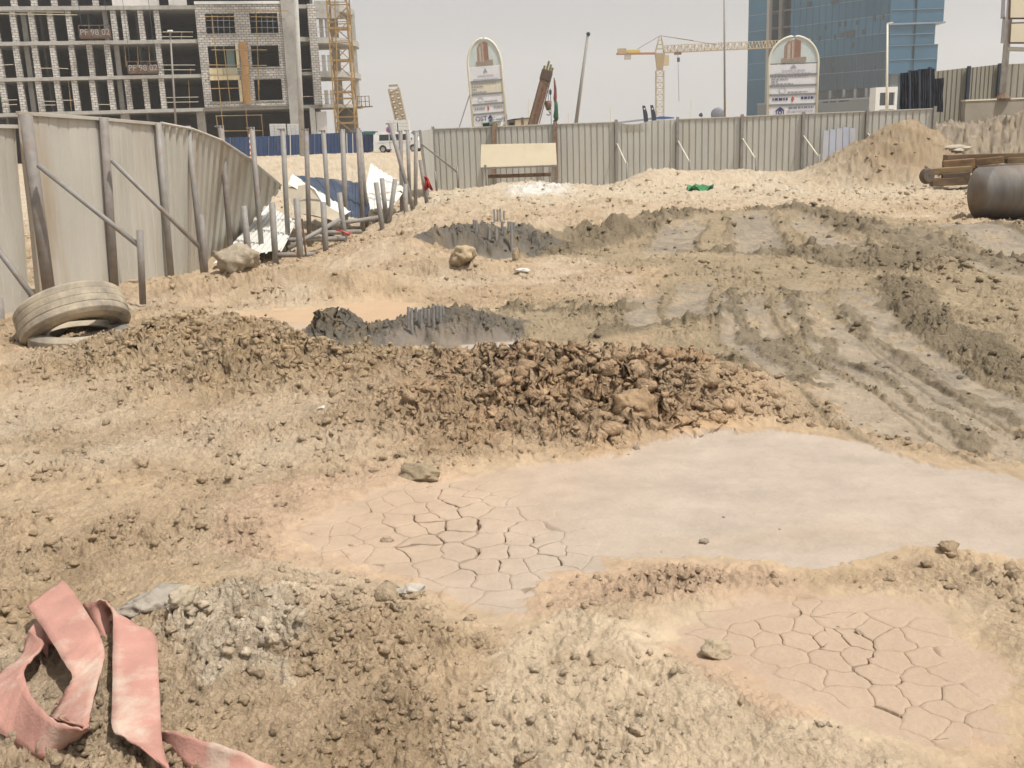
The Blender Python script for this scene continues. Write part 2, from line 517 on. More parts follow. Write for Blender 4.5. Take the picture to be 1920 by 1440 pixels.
        grow = np.clip(.55 + r / 14, .6, 2.2)
        det = rough * (heavy * (.15 * t1 + .065 * t2 + .05 * b_) + (1 - .5 * heavy) * (.034 + .056 * patch) * (t2 - .25) * grow ** .6
                       + c_ * .062 * 1.25 * (.4 + .6 * patch) * hsh ** .5 + .011 * (.4 + .6 * patch + .5 * heavy) * t3 * (hsh + .25)
                       + b_ * .17 * .35 * sstep(.55, .9, patch) * grow)
        det += rough * (.016 * n_mid * np.clip(big, .5, 2.5) + .008 * n_hi)
        det += fr * ((.16 * t1 + .08 * t2) * (.22 + .8 * rubble) * (1 - pile) + pile * (.07 * t1 + .05 * t2) + rubble * .16 * np.abs(n_mid)) * (.3 + .7 * patch)
        # layered, flaking crust in the lower right foreground
        fl = fbm(x * 6 + .4 * w1, y * 9, 3, 411)
        step = np.floor(fl * 3.0) / 3.0
        det += crust * (1 - flat) * (.018 * step + .008 * (fl - step))
        idr = np.where(b_ > .05, ib, np.where(c_ > .02, ic, .5))
    # ridges beside the tracks, dark churned rows
    h = h + edge * (.017 + .016 * n_mid) * np.clip(y / 9, .8, 2.2) - trk * .012 * np.clip(y / 9, .8, 2) - grv * .022
    h = h + dk * (.020 + .045 * n_mid) * np.clip(y / 9, .7, 1.6) * (1 - flat)
    lev = np.where(pond > .02, .0, 0)
    lv = np.maximum(1 - sstep(-.02, .42, poly_sd(x, y, POND)), 1 - sstep(-.02, .22, poly_sd(x, y, CRK_B) - .10))
    h = h * (1 - .92 * lv) - .012 * lv
    lm = (1 - sstep(-.05, .30, poly_sd(x, y, POND_M))) * (1 - sstep(.02, .35, conc1))
    h = h * (1 - .85 * lm) - .03 * lm
    lf_ = (1 - sstep(-.1, .5, poly_sd(x, y, POND_F))) * (1 - sstep(.02, .35, conc2))
    h = h * (1 - .6 * lf_)
    h = h + det
    ring = np.exp(-(poly_sd(wx, wy, POND) / .10) ** 2)
    h = h + ring * .016 * (n_mid + .35) * (1 - pond)
    h = h + (pond + mudB) * (.0035 * n_mid + .0035 * perlin(x * 3, y * 9, 5))
    # sunk bed under the cracked plates
    ca, cb = poly_sd(x, y, CRK_A), poly_sd(x, y, CRK_B)
    sunk = np.maximum(1 - sstep(-.05, .0, ca), 1 - sstep(-.05, .0, cb))
    # ---- colour
    c = np.repeat(C_TAN[None, :], len(x), 0)
    c = mixc(c, C_PALE, np.clip(.25 + .8 * fbm(x * .7 + 5, y * .7, 4, 501), 0, 1))
    c = mixc(c, C_BROWN, np.clip(.9 * fbm(x * 1.3, y * 1.3 + 9, 4, 511) - .12, 0, .55))
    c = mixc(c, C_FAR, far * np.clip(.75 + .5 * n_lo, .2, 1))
    c = mixc(c, np.array((.475, .375, .262)), hard(crust * .8, .4 * n_mid + .15 * n_e, .25))
    c = mixc(c, C_WHITE, hard(white * .8, .5 * n_mid + .15 * n_e) * .8)
    c = mixc(c, C_PINK, hard(pink, .25 * n_mid + .1 * n_e) * .85)
    c = mixc(c, C_PINK, hard(pinkb, .2 * n_mid + .1 * n_e) * .9)
    c = mixc(c, C_CLAY, np.clip(clay * (.85 + .5 * n_mid), 0, 1) * .95)
    c = mixc(c, C_BROWN * 1.25, np.clip(berm * (.6 + .5 * n_mid), 0, 1))
    c = mixc(c, C_TAN * .95, np.clip(clay * (idr > .62) * .55, 0, 1))
    c = mixc(c, C_WET * 1.32, hard(wet * .92, .45 * n_lo + .35 * n_mid + .12 * n_e, .25) * .9)
    c = mixc(c, C_TRACK, hard(trk * .9, .25 * n_mid + .2 * n_e) * .9)
    c = mixc(c, C_TRACK * np.array((.70, .72, .76)), trk * wet * sstep(-.1, .35, .5 * n_lo + .6 * n_mid + .15 * n_e) * (1 - wetl) * .85)
    c = mixc(c, C_TAN * .9, hard(wetl * (1 - trk), .35 * n_mid + .15 * n_e) * .8)
    c = mixc(c, C_WET * .9, np.clip(edge * .5 + grv * .3, 0, 1))
    c = mixc(c, C_WET * .80, sstep(.3, .75, dk + .35 * n_mid + .12 * n_e) * .85)
    gy = .25 + .75 * sstep(-1.0, .9, x - .35 * (y - 4.6))                    # the pond dries from grey on the right to pink on the left
    pc = C_PINK[None, :] * 1.02 * (1 - gy[:, None]) + C_MUD[None, :] * gy[:, None]
    yel = np.exp(-((wy - 4.45 - .05 * x) / .13) ** 2) * sstep(.3, .8, x) * (1 - sstep(1.6, 2.3, x))
    pc = pc * (1 - .25 * yel[:, None]) + C_TAN[None, :] * .25 * yel[:, None]
    pc = pc * (1 + .05 * fbm(x * 1.2, y * 4.5, 4, 601) + .05 * n_mid + .03 * n_hi)[:, None]
    pc = pc * (1 - .05 * sstep(.05, .5, fbm(x * .9 + 2, y * 1.7, 4, 641)))[:, None]
    c = c * (1 - pond[:, None]) + pc * pond[:, None]
    c = mixc(c, C_MUD * np.array((1.02, .92, .83)), hard(mudB * .9, .3 * n_mid + .2 * n_e) * .95)
    pm = sstep(-.9, .2, (wy - 11.2) + .16 * (x + 3))
    c = mixc(c, C_MUDW, pondm * (1 - pm))
    c = mixc(c, C_ORANGE, pondm * pm * .85)
    c = mixc(c, C_MUDW, pondf * .9)
    cm = sstep(.02, .06, conc + .012 * n_mid + .012 * n_e)
    c = mixc(c, C_DARK, cm)
    c = mixc(c, C_WET * .8, cm * sstep(.1, .5, n_mid + .2 * n_e) * .7)
    lowc = cm * (1 - sstep(9.66, 9.74, wy + .06 * n_mid + .03 * n_e)) * (y < 12) * (x > -1.2)              # dried skin on the front foot of the near concrete heap
    c = mixc(c, C_MUD * .55, lowc * .6)
    pile_c = np.exp(-((x - 12.4) / 2.4) ** 4 - ((y - 32) / 2.8) ** 4)
    c = mixc(c, sand((.275, .20, .122)), np.clip(pile_c * (.8 + .3 * n_mid), 0, 1))
    rub = sstep(14.3, 15.5, x) * sstep(33, 34.5, y) * (1 - sstep(45, 48, y))
    c = mixc(c, sand((.215, .175, .13)), np.clip(rub * (.75 + .4 * n_mid), 0, 1))
    slab = np.exp(-((x - 1.0) / .9) ** 4 - ((y - 30.2) / .9) ** 4)
    c = mixc(c, sand((.62, .59, .54)), np.clip(slab * (.9 + .6 * n_mid), 0, 1))
    c = c * (1 + .08 * n_mid * (1 - .5 * flat) + .12 * n_hi * (1 - flat) + .22 * (idr - .5) * (1 - flat))[:, None]
    wetness = np.clip(dk * .8 + cm * .7 + wet * trk * .4, 0, 1)
    return h, np.clip(c, .02, .8), wetness, np.clip(np.maximum(rough, .10), 0, 1.3), sunk, (np.clip(heavy - .35 * rubble + .3 * sstep(.04, .3, conc), 0, 1.1) if detail else rough * 0)

# polar grid: fine underfoot and in the field of view, coarse beside it
th = np.concatenate([np.linspace(-62, -31, 40, endpoint=False), np.linspace(-31, 31, 850), np.linspace(31, 62, 41)[1:]]) * math.pi / 180
rr = [1.5]
while rr[-1] < 2600:
    q = rr[-1]
    rr.append(q * (1 + (.0026 if q < 8.5 else .0038 if q < 24 else .0042 if q < 36 else .007 if q < 48 else .05)))
rr = np.array(rr)
TH, RR = np.meshgrid(th, rr)
gxv, gyv = (np.sin(TH) * RR).ravel(), (np.cos(TH) * RR).ravel()
from concurrent.futures import ThreadPoolExecutor
def terrain_big(x, y, step=30000):
    cuts = [(x[i:i + step].copy(), y[i:i + step].copy()) for i in range(0, len(x), step)]
    with ThreadPoolExecutor(4) as ex:
        res = list(ex.map(lambda q: terrain(*q), cuts))
    return [np.concatenate(r_) for r_ in zip(*res)]
hz, cl, wt, rg, sunk, hv = terrain_big(gxv, gyv)
# broken faces: push lumps sideways as well as up, so that steep banks crumble instead of smearing
amp = np.clip(hv, 0, 1) * np.clip(.040 + .0035 * np.hypot(gxv, gyv), 0, .11)
gxw = gxv + amp * (perlin(gxv * 7 + 11, hz * 19 + gyv * 3, 811) + .5 * perlin(gxv * 17, hz * 43 + gyv * 9, 812))
gyw = gyv - amp * (perlin(gxv * 7, hz * 19 + gyv * 3, 821) + .5 * perlin(gxv * 17 + 5, hz * 43 + gyv * 9, 822))
hz = hz - .035 * sunk
nr, nc = len(rr), len(th)
I = np.arange(nr * nc).reshape(nr, nc)
quads = np.stack([I[:-1, :-1], I[:-1, 1:], I[1:, 1:], I[1:, :-1]], -1).reshape(-1, 4)
def np_mesh(name, co, quads, k=4):
    me = bpy.data.meshes.new(name)
    me.vertices.add(len(co))
    me.vertices.foreach_set('co', np.ascontiguousarray(co, np.float32).ravel())
    me.loops.add(quads.size)
    me.loops.foreach_set('vertex_index', quads.astype(np.int32).ravel())
    me.polygons.add(len(quads))
    me.polygons.foreach_set('loop_start', np.arange(0, quads.size, k, dtype=np.int32))
    me.polygons.foreach_set('use_smooth', np.ones(len(quads), bool))
    me.update(calc_edges=True)
    return me
def set_attr(me, cols, wet, rel):
    a = me.color_attributes.new('Col', 'FLOAT_COLOR', 'POINT')
    a.data.foreach_set('color', np.concatenate([cols, np.ones((len(cols), 1))], 1).astype(np.float32).ravel())
    b = me.attributes.new('wet', 'FLOAT', 'POINT')
    b.data.foreach_set('value', wet.astype(np.float32))
    b = me.attributes.new('relief', 'FLOAT', 'POINT')
    b.data.foreach_set('value', rel.astype(np.float32))
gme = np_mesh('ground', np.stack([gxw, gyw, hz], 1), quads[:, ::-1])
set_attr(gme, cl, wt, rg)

def earth_material():
    m = bpy.data.materials.new('earth')
    m.use_nodes = True
    N, L = m.node_tree.nodes, m.node_tree.links
    b = N['Principled BSDF']
    at = N.new('ShaderNodeAttribute'); at.attribute_name = 'Col'
    aw = N.new('ShaderNodeAttribute'); aw.attribute_name = 'wet'
    ar = N.new('ShaderNodeAttribute'); ar.attribute_name = 'relief'
    ge = N.new('ShaderNodeNewGeometry')
    def noise(scale, det=5, ro=.6):
        n = N.new('ShaderNodeTexNoise')
        n.inputs['Scale'].default_value = scale
        n.inputs['Detail'].default_value = det
        n.inputs['Roughness'].default_value = ro
        L.new(ge.outputs['Position'], n.inputs['Vector'])
        return n
    def math_(op, a, c):
        n = N.new('ShaderNodeMath'); n.operation = op
        for i, q in enumerate((a, c)):
            if isinstance(q, (int, float)): n.inputs[i].default_value = q
            else: L.new(q, n.inputs[i])
        return n.outputs[0]
    n1, n2 = noise(26, 8, .7), noise(150, 4, .6)
    # grain: +-12 % in the dry soil
    g = math_('ADD', math_('MULTIPLY', math_('SUBTRACT', n1.outputs[0], .5), .75), math_('MULTIPLY', math_('SUBTRACT', n2.outputs[0], .5), .55))
    g = math_('MULTIPLY', g, math_('ADD', math_('MULTIPLY', ar.outputs['Fac'], .7), .22))
    g = math_('ADD', g, 1.0)
    vm = N.new('ShaderNodeVectorMath'); vm.operation = 'SCALE'
    L.new(at.outputs['Color'], vm.inputs[0]); L.new(g, vm.inputs['Scale'])
    L.new(vm.outputs[0], b.inputs['Base Color'])
    L.new(math_('SUBTRACT', .92, math_('MULTIPLY', aw.outputs['Fac'], .25)), b.inputs['Roughness'])
    b.inputs['Specular IOR Level'].default_value = .22
    n3 = noise(70, 6, .65)
    def grit(scale):
        n = N.new('ShaderNodeTexVoronoi'); n.inputs['Scale'].default_value = scale
        mxv = N.new('ShaderNodeVectorMath'); mxv.operation = 'MULTIPLY_ADD'
        L.new(n1.outputs['Color'], mxv.inputs[0]); mxv.inputs[1].default_value = (.03, .03, .03); L.new(ge.outputs['Position'], mxv.inputs[2])
        L.new(mxv.outputs[0], n.inputs['Vector'])
        return n.outputs['Distance']
    gr = math_('ADD', math_('MULTIPLY', grit(42), -.010), math_('MULTIPLY', grit(110), -.0035))
    hgt = math_('ADD', math_('MULTIPLY', n1.outputs[0], .024), math_('ADD', math_('MULTIPLY', n3.outputs[0], .009), math_('MULTIPLY', n2.outputs[0], .003)))
    hgt = math_('ADD', hgt, gr)
    hgt = math_('MULTIPLY', hgt, math_('ADD', math_('MULTIPLY', ar.outputs['Fac'], .95), .05))
    bp = N.new('ShaderNodeBump')
    bp.inputs['Strength'].default_value = 1.0
    bp.inputs['Distance'].default_value = 1.0
    L.new(hgt, bp.inputs['Height'])
    L.new(bp.outputs[0], b.inputs['Normal'])
    return m
EARTH = earth_material()
gme.materials.append(EARTH)
ground = bpy.data.objects.new('ground', gme)
COL.objects.link(ground)
structure(ground)
ground['label'] = 'rough tan site ground with grey mud pond, clods and vehicle tracks'

def gz(x, y):
    h, *_ = terrain(np.array([float(x)]), np.array([float(y)]))
    return float(h[0])
def gzs(pts):
    a = np.array(pts, float)
    return terrain(a[:, 0].copy(), a[:, 1].copy())[0]
def on_ground(u, v):
    """point of the ground seen at a photo pixel"""
    d = ray(u, v).normalized()
    t0 = max(1.5, (EYE.z - 2.6) / d.z if d.z < 0 else 60)
    ts = np.geomspace(1.6, 70, 900)
    x, y, z = d.x * ts, d.y * ts, EYE.z + d.z * ts
    h = macro(x.copy(), y.copy())
    k = np.argmax(z < h)
    return Vector((x[k], y[k], h[k]))

# ------------------------------------------------------------------ cracked mud: every plate between the cracks is a piece of its own
def mud_plates(poly, size, seed, gap, keep=1.0):
    rng = np.random.default_rng(seed)
    lo, hi = poly.min(0) - size, poly.max(0) + size
    cells = []
    nx, ny = int((hi[0] - lo[0]) / size) + 1, int((hi[1] - lo[1]) / (size * 1.05)) + 1
    for i in range(nx):
        for j in range(ny):
            cells.append((lo[0] + (i + .5 * (j % 2) + rng.uniform(-.42, .42)) * size, lo[1] + (j + rng.uniform(-.42, .42)) * size * 1.05))
    S = np.array(cells)
    sd = poly_sd(S[:, 0].copy(), S[:, 1].copy(), poly)
    gaps = {}
    made = 0
    for i in np.where(sd < size * .35)[0]:
        d2 = ((S - S[i]) ** 2).sum(1)
        nb = np.argsort(d2)[1:17]
        R_ = size * 1.3
        pg = [(np.array([S[i][0] + R_ * math.cos(a), S[i][1] + R_ * math.sin(a)]), None) for a in np.linspace(0, 2 * math.pi, 12, endpoint=False)]
        pg = [p for p, _ in pg]
        for j in nb:
            key = (min(i, j), max(i, j))
            if key not in gaps:
                q = rng.random()
                gk = 1 - sstep(-.20, -.02, np.array([max(sd[i], sd[j])]))[0]
                gaps[key] = gap * (.03 + .97 * gk) * (.08 if q < .36 else .35 + .9 * rng.random())
            n = S[j] - S[i]
            L_ = np.hypot(*n)
            n = n / L_
            c = (n * (S[i] + S[j]) / 2).sum() - gaps[key] / 2
            out = []
            for a, b in zip(pg, pg[1:] + pg[:1]):
                da, db = (a * n).sum() - c, (b * n).sum() - c
                if da <= 0: out.append(a)
                if da * db < 0: out.append(a + (b - a) * (da / (da - db)))
            pg = out
            if len(pg) < 3: break
        if len(pg) < 3: continue
        # finer outline, bent by one smooth field so that neighbours keep their joint
        fine = []
        for a, b in zip(pg, pg[1:] + pg[:1]):
            k = max(1, int(np.hypot(*(b - a)) / (size * .09)))
            fine += [a + (b - a) * t / k for t in range(k)]
        A = np.array(fine)
        bx = .16 * size * fbm(A[:, 0] * 1.1 / size, A[:, 1] * 1.1 / size, 3, seed + 3)
        by = .16 * size * fbm(A[:, 0] * 1.1 / size, A[:, 1] * 1.1 / size, 3, seed + 8)
        A = A + np.stack([bx, by], 1)
        ctr = A.mean(0)
        rings = [A, ctr + (A - ctr) * .965, ctr + (A - ctr) * .8, ctr + (A - ctr) * .4]
        allp = np.concatenate(rings + [ctr[None, :]])
        h, cc, ww, rl, *_ = terrain(allp[:, 0].copy(), allp[:, 1].copy())
        m = len(A)
        z = h.copy() + .002
        z[:m] -= .0035
        z[-1] -= .001
        base = np.concatenate([A, (h[:m] - .06)[:, None]], 1)
        co = np.concatenate([np.concatenate([allp, z[:, None]], 1), base])
        fs = []
        for rg_ in range(3):
            for k in range(m):
                k2 = (k + 1) % m
                fs.append((rg_ * m + k, rg_ * m + k2, (rg_ + 1) * m + k2, (rg_ + 1) * m + k))
        for k in range(m):
            fs.append((3 * m + k, 3 * m + (k + 1) % m, 4 * m))
            fs.append((4 * m + 1 + k, 4 * m + 1 + (k + 1) % m, (k + 1) % m, k))
        me = bpy.data.meshes.new('mud_plate')
        me.from_pydata(co.tolist(), [], fs)
        me.polygons.foreach_set('use_smooth', [True] * len(me.polygons))
        cc2 = np.concatenate([cc, cc[:m]])
        set_attr(me, cc2, np.concatenate([ww, ww[:m]]), np.concatenate([rl, rl[:m]]))
        me.materials.append(EARTH)
        me.update()
        o = bpy.data.objects.new('mud_plate', me)
        COL.objects.link(o)
        o.parent = ground
        made += 1
    return made
mud_plates(CRK_A, .155, 5, .012)
mud_plates(CRK_B, .125, 9, .009)

# ------------------------------------------------------------------ materials of the things
FENCE = mat('fence_sheet', (.475, .45, .395), .55, 0, .07, 2.5, (.38, .30, .21), .30, 1.1, .1, 30, (1, 1, .12))
FENCE_B = mat('fence_sheet_back', (.47, .46, .415), .55, 0, .05, 2.5, (.42, .37, .29), .2, 1.3, .1, 30, (1, 1, .15))
FENCE_SHADE = mat('fence_sheet_shaded', (.30, .28, .225), .6, 0, .10, 2.5, (.24, .21, .16), .35, 1.1, 0, 30, (1, 1, .15))  # darker sheet: the rear fence's shade is put into its colour
WHITE_S = mat('white_sheet', (.70, .69, .64), .5, 0, .05, 3, (.55, .47, .36), .2, 1.5)
NAVY_S = mat('navy_sheet', (.035, .05, .085), .5, 0, .25, 3, (.22, .19, .15), .12, 2)
GALV = mat('galvanised_steel', (.27, .255, .235), .65, .1, .12, 9, (.27, .19, .14), .25, 4, .15, 50)
GALV_R = mat('rusty_pipe', (.24, .215, .195), .7, .1, .15, 9, (.23, .16, .12), .25, 4, .2, 50)
RUST = mat('rust_brown', (.185, .12, .08), .8, .2, .3, 8, (.10, .06, .04), .3, 5, .2, 40)
REBAR = mat('rebar_steel', (.34, .33, .32), .6, .4, .15, 20, (.20, .17, .14), .2, 9)
BLACK = mat('black_mesh', (.014, .018, .028), .8, 0, .4, 5)
CONC = mat('concrete', (.40, .385, .355), .85, 0, .08, 3, (.30, .28, .25), .3, 1.2, .1, 30)
CONC_W = mat('concrete_wall', (.36, .315, .25), .85, 0, .08, 1.5, (.30, .25, .19), .3, 1.2, .1, 30)
CONC_SHADE = mat('concrete_shaded', (.17, .165, .155), .9, 0, .1, 1, (.12, .11, .10), .3, .6)  # shade of the deep open floors put into a darker concrete
PLY = mat('plywood', (.50, .29, .13), .8, 0, .1, 2, (.40, .22, .10), .3, 1)
PLY_C = mat('plywood_cream', (.66, .56, .36), .75, 0, .06, 2, (.55, .45, .28), .3, 1)
CREAM = mat('cream_board', (.74, .655, .49), .7, 0, .03, 2, (.66, .57, .42), .25, 1.2)
TIMBER = mat('old_timber', (.27, .18, .095), .85, 0, .25, 5, (.09, .06, .04), .35, 3, .3, 30, (.25, 1, 1))
RUBBER = mat('dusty_rubber', (.09, .085, .08), .85, 0, .2, 9, (.46, .38, .27), .78, 2.6, .3, 60)
RUBBER_D = mat('tyre_dust', (.42, .355, .26), .9, 0, .14, 6, (.13, .12, .11), .42, 1.6, .3, 60)
YEL = mat('crane_yellow', (.36, .235, .095), .6, .1, .12, 4, (.30, .19, .09), .2, 3)
YEL_HAZE = mat('crane_yellow_hazed', (.42, .33, .20), .6, .1, .12, 4)  # yellow paled to put distance haze into the colour
BLUE_H = mat('blue_hoarding', (.028, .060, .155), .55, 0, .15, .8, (.07, .10, .18), .2, .6, 0, 30, (1, 1, .3))
WPAINT = mat('white_paint', (.74, .74, .72), .4, 0, .03, 3, (.5, .45, .36), .12, 1.4)
GLASS_D = mat('dark_glass', (.025, .035, .04), .12, 0, .2, 2)
RED = mat('red_cloth', (.42, .045, .03), .85, 0, .3, 14, (.30, .03, .02), .3, 9, .4, 60)
REDP = mat('red_paint', (.50, .06, .05), .5)
NAVYP = mat('navy_print', (.04, .05, .16), .5)
GREYP = mat('grey_print', (.30, .30, .34), .6)
BROWNP = mat('brown_print', (.34, .22, .16), .6)
SIGNW = mat('sign_white', (.66, .655, .68), .5, 0, .03, 2, (.55, .50, .45), .15, 1.2)
SIGNY = mat('sign_yellowed', (.62, .575, .48), .55, 0, .06, 2, (.58, .47, .27), .3, 3, 0, 30, (3, 1, .4))
SIGNS = mat('sign_sky', (.50, .555, .545), .55, 0, .12, 1.0)
FRAMEW = mat('cream_frame', (.66, .63, .52), .45, 0, .05, 3)
GREEN = mat('green_scrap', (.06, .26, .11), .6, 0, .25, 12)
DOME = mat('grey_dome', (.20, .21, .25), .6)
ROOFB = mat('blue_roof', (.03, .10, .34), .5)
SLATE = mat('slate_post', (.05, .06, .08), .6)

# ------------------------------------------------------------------ corrugated sheets
def sheet(tl, tr, bl, br, ribs, depth, material, name, parent, front=-1, rows=6, groove=.22, thick=.004, wob=0.0, seed=0):
    """ribbed metal sheet between four corners: broad pans with narrow recessed grooves"""
    tl, tr, bl, br = map(Vector, (tl, tr, bl, br))
    nrm = (tr - tl).cross(bl - tl).normalized()
    if nrm.y * front < 0: nrm = -nrm
    prof = []
    for k in range(ribs):
        for t, d in ((0, 0), (1 - groove - .10, 0), (1 - groove - .02, -1), (1 - .12, -1), (1 - .03, 0)):
            prof.append(((k + t) / ribs, d))
    prof.append((1, 0))
    mb = MB()
    n = len(prof)
    vs = []
    rnd = random.Random(seed)
    ph = [rnd.uniform(0, 6.28) for _ in range(4)]
    for i in range(rows + 1):
        f = i / rows
        for (s, d) in prof:
            p = (tl * (1 - s) + tr * s) * (1 - f) + (bl * (1 - s) + br * s) * f
            w = wob * (math.sin(5 * s + ph[0] + 2 * f) + .6 * math.sin(9 * f + ph[1] + 3 * s) + .4 * math.sin(17 * s + ph[2] + 7 * f))
            vs.append(p + nrm * (d * depth + w))
    fs = [(i * n + k, i * n + k + 1, (i + 1) * n + k + 1, (i + 1) * n + k) for i in range(rows) for k in range(n - 1)]
    mb.add(vs, fs)
    return mb.build(name, material, parent, solid=thick), nrm
def lip(tl, tr, nrm, material, parent, w=.05, h=.035):  # parent: the panel it caps
    """folded cap along the top of a sheet"""
    tl, tr = Vector(tl), Vector(tr)
    d = (tr - tl).normalized()
    mb = MB()
    mb.box((tl + tr) / 2 + nrm * (w * .25) + Vector((0, 0, .004)), ((tr - tl).length, w, h), (d, nrm, d.cross(nrm)))
    return mb.build('top_rail', material, parent, bevel=.004)

# ------------------------------------------------------------------ back fence
FY = 37.0
def fy(u):
    return FY - (u - 812) / 950 * .6
bf = thing('hoarding_fence', 'long pale grey ribbed metal fence closing the back of the site', 'fence', P(1280, 335, FY))
tops = [(812, 242), (925, 238), (1041, 233), (1155, 229), (1270, 224), (1391, 219), (1506, 214), (1626, 209), (1752, 204)]
HF = 2.32
for i in range(len(tops) - 1):
    a, b = P(*tops[i], fy(tops[i][0])), P(*tops[i + 1], fy(tops[i + 1][0]))
    sag = 0.0
    o, nr_ = sheet(a, b, a - Vector((0, 0, HF)), b - Vector((0, 0, HF)), 10, .035, FENCE_B, 'panel', bf, wob=.012 if i == 3 else .004, seed=i)
    if i == 3:
        # crushed upper edge of the dented panel
        me = o.data
        for vtx in me.vertices:
            t = ((vtx.co - a).dot((b - a).normalized())) / (b - a).length
            if t < .55 and vtx.co.z > a.z - .05:
                vtx.co.z -= .10 * math.sin(math.pi * min(1, max(0, t / .55)))
                vtx.co.y -= .07 * math.sin(math.pi * min(1, max(0, t / .55)))
        o['label'] = 'panel with a crumpled upper edge'
    else:
        lip(a, b, nr_, FENCE_B, o)
for i, (u, v) in enumerate(tops):
    t = P(u, v - 2, fy(u)) + Vector((0, -.07, 0))
    mb = MB(); mb.box(t - Vector((0, 0, HF / 2)), (.10, .06, HF + .1))
    mb.build('post', GALV if i not in (1, 2) else GALV_R, bf, bevel=.005)
    if i >= 3:
        a = t - Vector((0, 0, .78)) + Vector((.02, -.03, 0))
        b = t + Vector((.22, -1.25, 0)); b.z = t.z - 1.50
        br_ = MB().tube([a, b], .026, 8).build('brace', FRAMEW, bf, smooth=True)
        zz = gz(b.x, b.y)
        MB().tube([b + Vector((0, 0, .12)), (b.x, b.y, min(zz, b.z) - .3)], .03, 8).build('stake', GALV, br_, smooth=True)
# left return of that fence, where it meets the broken line of posts
rt = thing('hoarding_fence', 'short pale fence panel turning the corner beside the red cloth', 'fence', P(800, 360, 35.5))
a, b = P(789, 246, 33.2), P(811, 242, 36.9)
sheet(a, b, a - Vector((0, 0, 2.2)), b - Vector((0, 0, 2.3)), 12, .03, FENCE_B, 'panel', rt, seed=40)
MB().bar(P(787, 244, 33.1), P(787, 244, 33.1) + Vector((.18, -.1, -2.4)), .09).build('post', GALV, rt)
MB().tube([P(791, 270, 33), P(856, 322, 34.6)], .03, 8).build('brace', GALV, rt, smooth=True)
MB().tube([P(857, 312, 34.6), P(859, 352, 34.6)], .035, 8).build('stake', GALV, rt, smooth=True)
MB().tube([P(816, 322, 34.2), P(819, 358, 34.2)], .035, 8).build('stake', GALV, rt, smooth=True)

# pale plastic sheets leaning on the back fence: five narrow strips
for k in range(5):
    u0 = 1544 + k * 12.2
    v0 = 238 + abs(k - 3) * 2
    a, b = P(u0, v0, 36.0), P(u0 + 11, v0 + 1, 36.0)
    c, d = P(u0 - 4 + k, 320, 35.2), P(u0 + 7 + k, 320, 35.2)
    o = MB().prism([a, b, d, c], (0, .03, 0)).build('leaning_sheet', mat('lilac_sheet_%d' % (k % 2), ((.17, .165, .18), (.16, .17, .215))[k % 2], .5, 0, .12, 2), bevel=.006)
    tag(o, ['leftmost of the five narrow grey-lilac strips leaning on the fence', 'second of five narrow lilac strips leaning on the fence', 'middle of the five narrow lilac strips leaning on the fence',
            'fourth of five narrow lilac strips, bluish, leaning on the fence', 'rightmost of the five narrow lilac strips, half behind the dirt pile'][k], 'strip', 'plastic strips leaning on the back fence')

# cream board bench in front of the back fence
bb = thing('board_stand', 'large cream board standing on a low steel frame before the back fence', 'board', P(975, 335, 34.5))
Yb = 34.6
MB().prism([P(902, 271, Yb), P(1042, 268, Yb), P(1044, 309, Yb - .1), P(901, 314, Yb - .1)], (0, .03, 0)).build('board', CREAM, bb, bevel=.004)
MB().bar(P(903, 316, Yb - .12), P(1046, 311, Yb - .12), .05).build('rail', GALV_R, bb)
for u in (910, 1037):
    MB().bar(P(u, 309, Yb - .1), P(u + 2, 352, Yb - .1), .06).build('leg', GALV_R, bb)
MB().bar(P(915, 331, Yb + .3), P(1033, 327, Yb + .3), .12).build('beam', RUST, bb)
mast = MB().bar(P(927, 233, 36.8), P(926, 330, 36.2), .17, .06).build('board_post', RUST)
tag(mast, 'dark brown post behind the cream board', 'post')
mast = MB().bar(P(1041, 231, 36.6), P(1043, 335, 36.2), .14, .06).build('board_post', RUST)
tag(mast, 'dark post at the right edge of the cream board', 'post')

# ------------------------------------------------------------------ left fence, still standing
lf = thing('hoarding_fence', 'leaning pale metal fence at the left with diagonal braces', 'fence', P(150, 560, 13))
posts = [((48, 214), (97, 585), 12.7, .075), ((194, 221), (216, 560), 14.3, .062), ((296, 231), (322, 530), 16.0, .052), ((352, 236), (382, 520), 17.3, .05)]
pp = []
for (t, b, Y, r) in posts:
    a, c = P(*t, Y), P(*b, Y)
    pp.append((a, c))
    MB().tube([a, c + (c - a).normalized() * .2], r, 12).build('post', GALV_R if Y < 15 else GALV, lf, smooth=True)
off = Vector((-.06, .09, 0))
def fpanel(t0, t1, b0, b1, ribs, seed, m=FENCE, wob=.012):
    o, n_ = sheet(t0, t1, b0, b1, ribs, .011, m, 'panel', lf, wob=wob, seed=seed, rows=10, groove=.16)
    lip(t0, t1, n_, m, o, .05, .045)
    return o
t_m, b_m = P(-150, 236, 11.4), P(-60, 690, 11.4)
fpanel(t_m, P(33, 238, 12.6) + off, b_m, P(62, 625, 12.6) + off, 9, 2)
fpanel(P(34, 212, 12.75) + off, P(205, 224, 14.4) + off, P(76, 610, 12.75) + off, P(228, 570, 14.4) + off, 9, 3)
fpanel(P(200, 224, 14.45) + off, P(303, 233, 16.1) + off, P(226, 570, 14.45) + off, P(324, 545, 16.1) + off, 8, 4)
for (a, b, s_, c) in (((72, 310, 12.55), (262, 462, 12.2), (262, 432), (268, 570)), ((209, 300, 14.2), (379, 468, 14.5), (377, 402), (388, 540))):
    MB().tube([P(*a), P(*b)], .032, 8).build('brace', GALV, lf, smooth=True)
    MB().tube([P(*s_, b[2]), P(*c, b[2])], .042, 8).build('stake', GALV_R, lf, smooth=True)
